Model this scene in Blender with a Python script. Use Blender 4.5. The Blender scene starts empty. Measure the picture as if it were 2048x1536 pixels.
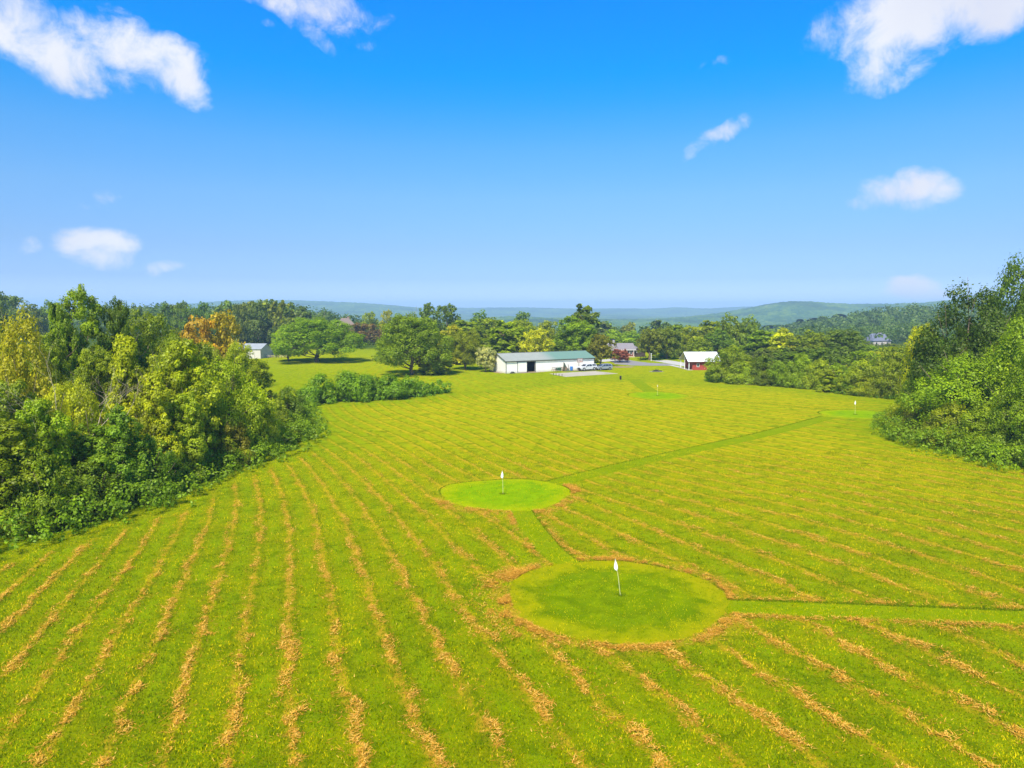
import bpy, math, random
import numpy as np
from mathutils import Vector, Matrix

# ------------------------------------------------------------------ camera, sky, sun, exposure
S = bpy.context.scene
COL = S.collection
F, CX, CY = 1384.0, 1024.0, 768.0          # focal length and centre in pixels of the 2048x1536 photograph
PITCH = math.atan((768 - 620) / F)
CAMZ = 16.0
cam_d = bpy.data.cameras.new("camera"); cam = bpy.data.objects.new("camera", cam_d); COL.objects.link(cam)
cam.location = (0, 0, CAMZ); cam.rotation_euler = (math.pi / 2 - PITCH, 0, 0)
cam_d.sensor_width = 36; cam_d.lens = 36 * F / 2048
cam_d.clip_start = 0.5; cam_d.clip_end = 40000
S.camera = cam
S.render.resolution_x, S.render.resolution_y = 1024, 768
S.view_settings.view_transform = 'Standard'; S.view_settings.look = 'None'
S.view_settings.exposure = 0.85; S.view_settings.gamma = 1; S.view_settings.use_curve_mapping = False
S.cycles.max_bounces = 7; S.cycles.diffuse_bounces = 5; S.cycles.transmission_bounces = 5
S.cycles.volume_bounces = 0; S.cycles.transparent_max_bounces = 4
S.cycles.use_denoising = True
SUN_EL, SUN_AZ = math.radians(50), math.radians(196)   # azimuth clockwise from +Y: behind the camera, to its left

def ray(px, py):
    u, v = (px - CX) / F, (CY - py) / F
    c, s = math.cos(PITCH), math.sin(PITCH)
    return u, c + v * s, -s + v * c

def N(nt, kind, **kw):
    n = nt.nodes.new(kind)
    for k, v in kw.items():
        if k[0] == '_': n.inputs[int(k[1:])].default_value = v
        else: setattr(n, k, v)
    return n
def L(nt, a, b): nt.links.new(a, b)
def math_(nt, op, a, b=None, c=None, clamp=False):
    n = nt.nodes.new('ShaderNodeMath'); n.operation = op; n.use_clamp = clamp
    for i, v in enumerate((a, b, c)):
        if v is None: continue
        if isinstance(v, (int, float)): n.inputs[i].default_value = v
        else: L(nt, v, n.inputs[i])
    return n.outputs[0]
def mixc(nt, f, a, b, mode='MIX'):
    n = nt.nodes.new('ShaderNodeMix'); n.data_type = 'RGBA'; n.blend_type = mode
    for i, v in ((0, f), (6, a), (7, b)):
        if isinstance(v, (int, float)): n.inputs[i].default_value = v
        elif isinstance(v, tuple): n.inputs[i].default_value = (*v, 1)
        else: L(nt, v, n.inputs[i])
    return n.outputs[2]
def ramp(nt, fac, stops, interp='LINEAR'):
    n = nt.nodes.new('ShaderNodeValToRGB'); n.color_ramp.interpolation = interp
    while len(n.color_ramp.elements) < len(stops): n.color_ramp.elements.new(0.5)
    for e, (p, c) in zip(n.color_ramp.elements, stops):
        e.position = p; e.color = (*c, 1) if len(c) == 3 else c
    L(nt, fac, n.inputs[0]); return n.outputs[0]
def sstep(nt, v, a, b, lo=0.0, hi=1.0):
    n = nt.nodes.new('ShaderNodeMapRange'); n.interpolation_type = 'SMOOTHSTEP'
    L(nt, v, n.inputs[0])
    for i, x in zip((1, 2, 3, 4), (a, b, lo, hi)): n.inputs[i].default_value = x
    return n.outputs[0]
def noise(nt, vec, scale, detail=3, rough=0.5, dist=0.0):
    n = nt.nodes.new('ShaderNodeTexNoise'); n.inputs['Scale'].default_value = scale
    n.inputs['Detail'].default_value = detail; n.inputs['Roughness'].default_value = rough
    n.inputs['Distortion'].default_value = dist
    if vec is not None: L(nt, vec, n.inputs['Vector'])
    return n.outputs['Fac']

world = bpy.data.worlds.new("World"); S.world = world; world.use_nodes = True
nt = world.node_tree; nt.nodes.clear()
sky = N(nt, 'ShaderNodeTexSky', sky_type='NISHITA', sun_disc=False)
sky.sun_elevation = SUN_EL; sky.sun_rotation = SUN_AZ; sky.altitude = 200
sky.air_density = 1.0; sky.dust_density = 0.4; sky.ozone_density = 2.0
tc = N(nt, 'ShaderNodeTexCoord'); sx = N(nt, 'ShaderNodeSeparateXYZ'); L(nt, tc.outputs['Generated'], sx.inputs[0])
X, Y, Z = sx.outputs
# the air of this vivid day: deeper blue overhead, pale towards the horizon
tint = ramp(nt, math_(nt, 'MAXIMUM', Z, 0.0), [(0.0, (.62, .80, 1.5)), (0.02, (.52, .66, 1.15)), (0.043, (.38, .515, .95)), (0.085, (.385, .525, .82)), (0.153, (.395, .642, .90)),
                       (0.218, (.28, .705, 1.04)), (0.279, (.06, .72, 1.2)), (0.308, (0, .735, 1.3)), (0.388, (0, .74, 1.5)), (1.0, (.05, .7, 1.3))])
skyc = mixc(nt, 1.0, sky.outputs[0], tint, 'MULTIPLY')
# clouds, laid out by direction in the world
az = math_(nt, 'ARCTAN2', X, Y)
el = math_(nt, 'ARCSINE', Z)
cmb = N(nt, 'ShaderNodeCombineXYZ'); L(nt, az, cmb.inputs[0]); L(nt, el, cmb.inputs[1])
wn = N(nt, 'ShaderNodeTexNoise'); wn.inputs['Scale'].default_value = 9; wn.inputs['Detail'].default_value = 5
L(nt, cmb.outputs[0], wn.inputs['Vector'])
wsep = N(nt, 'ShaderNodeSeparateColor'); L(nt, wn.outputs['Color'], wsep.inputs[0])
azw = math_(nt, 'ADD', az, math_(nt, 'MULTIPLY', math_(nt, 'SUBTRACT', wsep.outputs[0], .5), .075))
elw = math_(nt, 'ADD', el, math_(nt, 'MULTIPLY', math_(nt, 'SUBTRACT', wsep.outputs[1], .5), .055))
CLOUDS = [  # px, py, radius x, radius y (photo pixels), tilt degrees, strength
 (265, 92, 122, 46, 10, .95), (350, 142, 74, 32, 48, .85), (60, 75, 150, 52, 22, .95), (20, 30, 130, 56, 30, .9), (150, 75, 110, 40, 5, .6), (270, 150, 70, 26, 10, .45),
 (190, 484, 80, 28, 0, .95), (210, 505, 60, 22, 0, .7), (165, 478, 50, 18, 10, .5), (60, 490, 26, 16, -30, .5), (322, 532, 38, 13, 5, .55), (215, 398, 32, 15, -10, .4),
 (165, 405, 26, 9, 0, .3),
 (1800, 380, 80, 36, -8, .9), (1870, 385, 48, 28, 0, .8), (1820, 405, 90, 24, 0, .6), (1725, 410, 40, 16, 0, .4), (1445, 268, 52, 14, -12, .6), (1400, 292, 30, 18, -30, .45),
 (1815, 583, 56, 26, -8, 1.5), (1850, 600, 60, 22, 0, 1.1), (1210, 610, 22, 8, 0, .3),
 (1860, 22, 200, 62, -8, 1.15), (1790, 75, 100, 42, -30, .9), (1990, 5, 160, 50, -12, 1.0), (1800, 140, 110, 22, -8, .36), (1430, 130, 30, 9, 0, .2),
 (620, 8, 130, 26, 3, .75), (600, 40, 60, 18, 30, .4), (740, 75, 22, 9, 0, .25), (235, 28, 45, 20, 0, .35), (535, 58, 14, 8, 0, .2)]
total = None
for px, py, rx, ry, tilt, st in CLOUDS:
    dx, dy, dz = ray(px, py); a0 = math.atan2(dx, dy); e0 = math.asin(dz / math.sqrt(dx*dx + dy*dy + dz*dz))
    ca, sa = math.cos(math.radians(-tilt)), math.sin(math.radians(-tilt))
    sc = math.cos(math.atan2(dx, dy)) ** 2
    ra, re = rx / F * sc * 1.35, ry / F * 1.35 * math.cos(math.atan2(dx, dy))
    u = math_(nt, 'SUBTRACT', azw, a0); v = math_(nt, 'SUBTRACT', elw, e0)
    uu = math_(nt, 'ADD', math_(nt, 'MULTIPLY', u, ca / ra), math_(nt, 'MULTIPLY', v, sa / ra))
    vv = math_(nt, 'ADD', math_(nt, 'MULTIPLY', u, -sa / re), math_(nt, 'MULTIPLY', v, ca / re))
    r2 = math_(nt, 'ADD', math_(nt, 'MULTIPLY', uu, uu), math_(nt, 'MULTIPLY', vv, vv))
    g = math_(nt, 'MULTIPLY', math_(nt, 'SUBTRACT', 1.0, r2, clamp=True), st)
    total = g if total is None else math_(nt, 'MAXIMUM', total, g)
n1 = noise(nt, cmb.outputs[0], 20, 10, .66, .35)
n2 = noise(nt, cmb.outputs[0], 5, 4, .5, .4)
dens = math_(nt, 'ADD', total, math_(nt, 'MULTIPLY', math_(nt, 'SUBTRACT', n1, .53), 2.0))
dens = math_(nt, 'MULTIPLY', dens, sstep(nt, total, 0.0, 0.12))
cov = math_(nt, 'MULTIPLY', sstep(nt, dens, 0.0, 1.0), .97)
ccol = ramp(nt, n2, [(.3, (.43, .445, .52)), (.62, (.52, .53, .56))])
final = mixc(nt, cov, mixc(nt, 1.0, skyc, (.098, .098, .098), 'MULTIPLY'), ccol)
bg = N(nt, 'ShaderNodeBackground'); bg.inputs[1].default_value = 1.0
# (sky strength 0.098 is applied in the colour so that clouds and sky share one background)
L(nt, final, bg.inputs[0]); wo = N(nt, 'ShaderNodeOutputWorld'); L(nt, bg.outputs[0], wo.inputs[0])

sun_d = bpy.data.lights.new("sun", 'SUN'); sun_d.energy = 4.8; sun_d.angle = math.radians(9.0); sun_d.color = (1.0, .94, .80)
sun = bpy.data.objects.new("sun", sun_d); COL.objects.link(sun)
sd = Vector((math.sin(SUN_AZ) * math.cos(SUN_EL), math.cos(SUN_AZ) * math.cos(SUN_EL), math.sin(SUN_EL)))
sun.rotation_euler = sd.to_track_quat('Z', 'Y').to_euler()

# ------------------------------------------------------------------ helpers
def sm(t): t = np.clip(t, 0, 1); return t * t * (3 - 2 * t)
def H(x, y):
    """height of the land"""
    x = np.asarray(x, float); y = np.asarray(y, float)
    r = np.sqrt(x * x + y * y) + 1e-6
    a = x / np.maximum(y, 60)
    drop = 44 * sm((y - 285) / 520)
    left = 1 - sm((a + .32) / .22)             # the land to the left stays high for a while
    drop = drop * (1 - .9 * left * (1 - sm((y - 650) / 900)))
    h = -drop + 6 * left * sm((y - 300) / 200) * (1 - sm((y - 700) / 600))
    h = h + 47 * sm((y - 300) / 120) * np.exp(-(((x - 420) / 190) ** 2 + ((y - 710) / 180) ** 2))
    h = h + 4 * np.sin(x / 190 + 1) * np.sin(y / 240) * sm((y - 500) / 500)
    def ridge(px0, px1, d, top, wid, soft=.06):
        u = x / np.maximum(y, 1); a0 = (px0 - CX) / F; a1 = (px1 - CX) / F
        m = sm((u - a0) / soft) * sm((a1 - u) / soft)
        return m * top * np.exp(-((y - d) / wid) ** 2)
    far = sm((y - 1300) / 900)
    h = h + ridge(1330, 2300, 2700, 68, 620, .20) + ridge(1480, 1700, 2500, 7, 420, .09)
    h = h + ridge(150, 1010, 4300, 92, 800, .22) + ridge(-400, 3000, 5600, 58, 700, .1) + ridge(1290, 1420, 5600, 16, 500, .05)
    h = h + ridge(880, 1500, 2300, 22, 450, .12) + ridge(1830, 2400, 3600, 60, 600, .05)
    h = h + far * (6 * np.sin(x / 330 + y / 700) + 4 * np.sin(x / 150 - y / 410 + 2))
    return h
def gp(px, py, z=0.0):
    dx, dy, dz = ray(px, py); t = (z - CAMZ) / dz
    return dx * t, dy * t
def at(px, d):                                   # world x for a photo column at distance d (towards the horizon row)
    dx, dy, dz = ray(px, 640); return dx / dy * d
def zt(py, d, px=1024):                          # height whose image row is py at distance d
    dx, dy, dz = ray(px, py); return CAMZ + dz / dy * d
def mesh_np(name, V, faces, mat, k=4, attrs=None, smooth=False):
    me = bpy.data.meshes.new(name); V = np.asarray(V, np.float32); fa = np.asarray(faces, np.int32)
    me.vertices.add(len(V)); me.vertices.foreach_set('co', V.ravel())
    me.loops.add(fa.size); me.loops.foreach_set('vertex_index', fa.ravel())
    me.polygons.add(len(fa)); me.polygons.foreach_set('loop_start', np.arange(0, fa.size, k, dtype=np.int32))
    me.polygons.foreach_set('loop_total', np.full(len(fa), k, np.int32))
    if smooth: me.polygons.foreach_set('use_smooth', np.ones(len(fa), bool))
    for an, (dom, arr) in (attrs or {}).items():
        at_ = me.attributes.new(an, 'FLOAT', dom); at_.data.foreach_set('value', np.asarray(arr, np.float32))
    me.update(calc_edges=True); me.validate()
    if mat: me.materials.append(mat)
    return me
def link(name, me, parent=None, loc=None, rz=None):
    o = bpy.data.objects.new(name, me); COL.objects.link(o)
    if parent: o.parent = parent
    if loc is not None: o.location = loc
    if rz is not None: o.rotation_euler = (0, 0, rz)
    return o
def tag(o, label=None, cat=None, group=None, kind=None):
    if label: o['label'] = label
    if cat: o['category'] = cat
    if group: o['group'] = group
    if kind: o['kind'] = kind
    return o
def empty(name, loc, label=None, cat=None, group=None, rz=0):
    o = link(name, None, None, loc, rz); o.empty_display_size = .3
    return tag(o, label, cat, group)

class MB:                                        # collects solids into one mesh
    def __init__(s): s.v = []; s.f = []
    def add(s, vs, fs):
        b = len(s.v); s.v += [tuple(v) for v in vs]; s.f += [tuple(b + i for i in f) for f in fs]; return s
    def box(s, x0, x1, y0, y1, z0, z1):
        return s.add([(x0,y0,z0),(x1,y0,z0),(x1,y1,z0),(x0,y1,z0),(x0,y0,z1),(x1,y0,z1),(x1,y1,z1),(x0,y1,z1)],
                     [(0,3,2,1),(4,5,6,7),(0,1,5,4),(1,2,6,5),(2,3,7,6),(3,0,4,7)])
    def prism(s, poly, axis, a0, a1):            # poly in the two other axes
        n = len(poly)
        def P(p, a): return {'x': (a, p[0], p[1]), 'y': (p[0], a, p[1]), 'z': (p[0], p[1], a)}[axis]
        return s.add([P(p, a0) for p in poly] + [P(p, a1) for p in poly],
                     [tuple(range(n))[::-1], tuple(range(n, 2*n))] + [(i, (i+1) % n, n + (i+1) % n, n + i) for i in range(n)])
    def tube(s, pts, rad, n=7, cap=True):
        rings = []; base = len(s.v)
        for i, p in enumerate(pts):
            p = Vector(p); q0 = Vector(pts[max(i-1, 0)]); q1 = Vector(pts[min(i+1, len(pts)-1)])
            d = (q1 - q0).normalized() if (q1 - q0).length > 1e-6 else Vector((0, 0, 1))
            a = d.orthogonal().normalized() if abs(d.z) < .9 else Vector((1, 0, 0)); a = (a - d * a.dot(d)).normalized(); b = d.cross(a)
            r = rad[i] if isinstance(rad, (list, tuple)) else rad
            for k in range(n):
                t = 2 * math.pi * k / n; s.v.append(tuple(p + (a * math.cos(t) + b * math.sin(t)) * r))
        for i in range(len(pts) - 1):
            for k in range(n):
                a0 = base + i * n + k; a1 = base + i * n + (k + 1) % n
                s.f.append((a0, a1, a1 + n, a0 + n))
        if cap:
            s.f.append(tuple(base + k for k in range(n))[::-1]); s.f.append(tuple(base + (len(pts)-1) * n + k for k in range(n)))
        return s
    def mesh(s, name, mat, smooth=False, bevel=0):
        me = bpy.data.meshes.new(name); me.from_pydata(s.v, [], s.f)
        if mat: me.materials.append(mat)
        if smooth: me.polygons.foreach_set('use_smooth', np.ones(len(me.polygons), bool))
        me.update(); return me
    def build(s, name, mat, parent=None, smooth=False, bevel=0, **kw):
        o = link(name, s.mesh(name, mat, smooth), parent, **kw)
        if bevel:
            m = o.modifiers.new('bevel', 'BEVEL'); m.width = bevel; m.segments = 2; m.limit_method = 'ANGLE'
        return o

def newmat(name):
    m = bpy.data.materials.new(name); m.use_nodes = True; t = m.node_tree; t.nodes.clear()
    o = N(t, 'ShaderNodeOutputMaterial'); return m, t, o
def simple(name, col, rough=.7, metal=0.0, var=.15, scale=3.0, spec=.4, dirt=None):
    m, t, o = newmat(name); b = N(t, 'ShaderNodeBsdfPrincipled'); L(t, b.outputs[0], o.inputs[0])
    c = N(t, 'ShaderNodeTexCoord'); n = noise(t, c.outputs['Object'], scale, 5, .6)
    lo = tuple(x * (1 - var) for x in col); hi = tuple(min(1, x * (1 + var)) for x in col)
    cc = ramp(t, n, [(.3, lo), (.7, hi)])
    if dirt is not None:
        n2_ = noise(t, c.outputs['Object'], scale * .4, 6, .7); cc = mixc(t, sstep(t, n2_, .52, .72), cc, dirt)
    L(t, cc, b.inputs['Base Color']); b.inputs['Roughness'].default_value = rough; b.inputs['Metallic'].default_value = metal
    b.inputs['Specular IOR Level'].default_value = spec
    return m

# ------------------------------------------------------------------ mowing rows: their course over the ground, traced from the photograph
ROWS = {
 0: [(642,1100),(653,1179),(663,1247),(670,1339),(683,1384),(700,1425),(713,1490),(733,1534),(654,1151),(631,1092),(613,1025),(605,966)],
 -1: [(577,1100),(584,1175),(581,1271),(577,1353),(577,1425),(589,1476),(590,1534),(572,1092),(561,1025),(564,961)],
 -2: [(513,1117),(509,1202),(496,1264),(484,1332),(470,1384),(451,1418),(441,1483),(438,1527),(505,1069),(508,1025),(523,972)],
 -3: [(444,1117),(431,1213),(408,1264),(379,1332),(362,1384),(342,1442),(325,1479),(311,1507),(443,1078),(464,1025),(482,996)],
 -4: [(386,1107),(342,1230),(301,1305),(273,1360),(246,1401),(226,1459),(215,1510),(367,1172),(400,1048),(410,1031)],
 -5: [(325,1110),(273,1203),(236,1291),(185,1353),(147,1418),(99,1472),(70,1527),(350,1048)],
 -6: [(270,1110),(205,1196),(161,1267),(109,1339),(62,1418),(17,1466)],
 -7: [(212,1114),(113,1216),(85,1254),(14,1339)],
 -8: [(157,1110),(99,1165),(34,1226)],
 -9: [(103,1117),(51,1155),(0,1199)],
 1: [(739,1160),(710,1098),(675,1034),(652,966),(622,931),(747,1213),(761,1254),(778,1305),(791,1360),(808,1408),(843,1449),(863,1503)],
 2: [(821,1169),(789,1107),(745,1046),(704,972),(652,917),(839,1220),(867,1278),(897,1336),(928,1384),(960,1428),(983,1476),(1010,1515)],
 3: [(895,1169),(848,1090),(798,1031),(745,972),(695,917),(669,896),(935,1213),(959,1271),(993,1312),(1030,1350),(1061,1401),(1102,1455),(1147,1510)],
 4: [(895,1078),(845,1019),(783,955),(719,914),(684,881),(925,1107),(969,1151),(1072,1274),(1113,1312),(1143,1353),(1188,1390),(1240,1432),(1273,1462)],
 5: [(1232,1305),(1270,1343),(1326,1389),(1373,1421),(1428,1469),(1457,1509)],
 6: [(1337,1305),(1380,1337),(1446,1381),(1501,1421),(1552,1465),(1610,1491),(1658,1527)],
 7: [(1442,1297),(1497,1319),(1556,1363),(1610,1407),(1658,1440),(1691,1462),(1738,1487)],
 8: [(1519,1253),(1585,1290),(1651,1326),(1694,1359),(1738,1381),(1793,1421),(1859,1454),(1950,1509)],
 9: [(1599,1242),(1647,1261),(1694,1290),(1738,1315),(1793,1341),(1859,1378),(1928,1414),(1987,1447)],
 10: [(1738,1246),(1797,1275),(1866,1304),(1921,1330),(1987,1359),(1413,1110),(1447,1129),(1552,1170)],
 11: [(1866,1242),(1950,1283),(2030,1312),(1409,1069),(1470,1094),(1542,1126),(1596,1148),(1650,1164),(1710,1189)],
 12: [(1463,1056),(1536,1081),(1615,1110),(1669,1129),(1751,1157),(1811,1176)],
 13: [(1425,1012),(1485,1034),(1536,1050),(1628,1081),(1678,1100),(1748,1116),(1811,1138),(1884,1161),(1954,1183)],
 14: [(1552,1025),(1634,1053),(1678,1069),(1723,1078),(1802,1097),(1932,1135),(2001,1161)],
 15: [(1596,1018),(1647,1031),(1694,1044),(1786,1072),(1824,1078),(1881,1094),(1925,1107),(1970,1123)],
}
PAIRS = [((834,834),(993,898)),((993,898),(1098,930)),((673,816),(735,857)),((735,857),(870,925)),((1100,849),(1237,897)),((1100,890),(1220,931)),
 ((1100,812),(1322,873)),((900,795),(1100,849)),((1000,780),(1150,822)),((1213,1044),(1347,1115)),((1250,1000),(1404,1031)),((1180,960),(1380,1020)),
 ((1500,960),(1800,1015)),((1500,900),(1900,975)),((1150,765),(1400,812)),((1300,765),(1650,800)),((1250,830),(1500,880)),((1400,940),(1700,1000)),((700,805),(800,860))]
pts = []; eqs = []
def kern(P, C):
    r = np.sqrt(((P[:, None, :] - C[None]) ** 2).sum(-1)) / 40 + 1e-6
    return r ** 2 * np.log(r + 1e-9)
RC = np.array([gp(a, b) for a in range(-100, 2300, 200) for b in (760, 800, 850, 920, 1020, 1150, 1300, 1500)])
def basis(P):
    P = np.asarray(P, float); return np.hstack([np.ones((len(P), 1)), P / 40, kern(P, RC)])
Ar, br = [], []
for k, pl in ROWS.items():
    B = basis([gp(*p) for p in pl]); Ar.append(B); br += [k] * len(pl)
for p, q in PAIRS:
    a, b = gp(*p), gp(*q); Ar.append(3 * (basis([a]) - basis([b]))); br.append(0)
    d = np.array(b) - np.array(a); n_ = np.array([-d[1], d[0]]) / np.linalg.norm(d)
    if n_[0] < 0: n_ = -n_
    m_ = (np.array(a) + np.array(b)) / 2
    Ar.append(2 * (basis([m_ + n_ * 3.4]) - basis([m_ - n_ * 3.4]))); br.append(2 * 6.8 / 2.45)
Ar.append(np.hstack([np.zeros((len(RC), 3)), np.eye(len(RC)) * .35])); br += [0] * len(RC)
W = np.linalg.lstsq(np.vstack(Ar), np.array(br, float), rcond=None)[0]
def rowf(x, y):
    P = np.stack([np.ravel(x), np.ravel(y)], 1); P = np.clip(P, [-110, 12], [120, 215]); out = np.empty(len(P))
    for i in range(0, len(P), 20000): out[i:i+20000] = basis(P[i:i+20000]) @ W
    return out

# ------------------------------------------------------------------ ground
def poly_world(pl): return [gp(*p) for p in pl]
FIELD = poly_world([(-700,1350),(0,1120),(100,1090),(200,1062),(300,1030),(380,1006),(420,975),(480,950),(560,920),(610,895),(650,870),(640,845),(632,815),
        (700,806),(800,802),(900,787),(960,782),(1100,765),(1240,757),(1410,768),(1500,772),(1600,780),(1680,792),(1750,800),(1800,812),(1740,845),(1750,870),(1800,888),
        (1880,908),(1960,928),(2048,942),(2700,1010)]) + [(140, -20), (-90, -20)]
def sdpoly(P, poly):
    """signed distance (positive inside) of points P (n,2) to a polygon"""
    P = np.asarray(P, float); poly = np.asarray(poly, float); d = np.full(len(P), 1e9); ins = np.zeros(len(P), bool)
    for i in range(len(poly)):
        a, b = poly[i], poly[(i + 1) % len(poly)]; e = b - a; w = P - a
        t = np.clip((w @ e) / (e @ e), 0, 1); q = w - t[:, None] * e; d = np.minimum(d, (q ** 2).sum(1))
        c = ((a[1] > P[:, 1]) != (b[1] > P[:, 1]))
        with np.errstate(divide='ignore', invalid='ignore'):
            xi = (b[0] - a[0]) * (P[:, 1] - a[1]) / (b[1] - a[1]) + a[0]
        ins ^= c & (P[:, 0] < xi)
    d = np.sqrt(d); return np.where(ins, d, -d)

# greens and mown paths (outlines on the ground)
def ell(cx, x0, x1, y0, y1, n=96, wob=.02, seed=0):
    r = random.Random(seed); ph = r.random() * 6
    yc = (y0 + y1) / 2 - (y1 - y0) * .06; out = []
    ax, ay = gp(cx, y0); bx, by = gp(cx, y1); lx, ly = gp(x0, yc); rx_, ry_ = gp(x1, yc)
    c = np.array([(lx + rx_) / 2, (ay + by) / 2]); a = (rx_ - lx) / 2; b = (ay - by) / 2
    for i in range(n):
        t = 2 * math.pi * i / n; k = 1 + wob * math.sin(3 * t + ph) + wob * .6 * math.sin(5 * t + 1)
        out.append((c[0] + a * math.cos(t) * k, c[1] + b * math.sin(t) * k))
    return out
GREENS = [ell(1232, 1016, 1448, 1122, 1288, seed=1), ell(1012, 882, 1140, 958, 1021, seed=2, wob=.05), ell(1315, 1256, 1372, 784, 799, seed=3), ell(1715, 1640, 1796, 820, 838, seed=4)]
def strip(pl, w, sub=8):
    """a band of width w along a smooth line through the pixel points"""
    P = [np.array(gp(*p)) for p in pl]; Q = []
    for i in range(len(P) - 1):
        p0 = P[max(i-1, 0)]; p1 = P[i]; p2 = P[i+1]; p3 = P[min(i+2, len(P)-1)]
        for k in range(sub):
            t = k / sub; Q.append(.5 * ((2*p1) + (-p0+p2)*t + (2*p0-5*p1+4*p2-p3)*t*t + (-p0+3*p1-3*p2+p3)*t**3))
    Q.append(P[-1]); A, B = [], []
    for i, q in enumerate(Q):
        d = Q[min(i+1, len(Q)-1)] - Q[max(i-1, 0)]; d = d / (np.linalg.norm(d) + 1e-9); n = np.array([-d[1], d[0]])
        ww = w[0] + (w[1] - w[0]) * i / (len(Q) - 1) if isinstance(w, tuple) else w
        A.append(q + n * ww / 2); B.append(q - n * ww / 2)
    return [tuple(a) for a in A] + [tuple(b) for b in B[::-1]]
PATHS = [strip([(1036,1012),(1062,1052),(1100,1100),(1150,1140)], (1.6, 1.7)),
         strip([(1425,1212),(1520,1216),(1700,1222),(1900,1230),(2300,1246)], (1.7, 1.6)),
         strip([(1105,968),(1200,944),(1300,920),(1420,893),(1540,866),(1660,834)], (2.0, 2.2)),
         strip([(1266,758),(1280,768),(1294,778),(1310,788)], (3.0, 3.0))]
def flat_poly(name, poly, z, mat, subdiv=0, attrs=True):
    me = bpy.data.meshes.new(name); me.from_pydata([(x, y, z) for x, y in poly], [], [tuple(range(len(poly)))]); me.materials.append(mat); me.update()
    return link(name, me)
def band_mesh(poly, z):                          # strip() outline as quads
    n = len(poly) // 2; A = poly[:n]; B = poly[n:][::-1]
    return [(x, y, z) for x, y in A] + [(x, y, z) for x, y in B], [(i, i+1, n+i+1, n+i) for i in range(n-1)]

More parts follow.
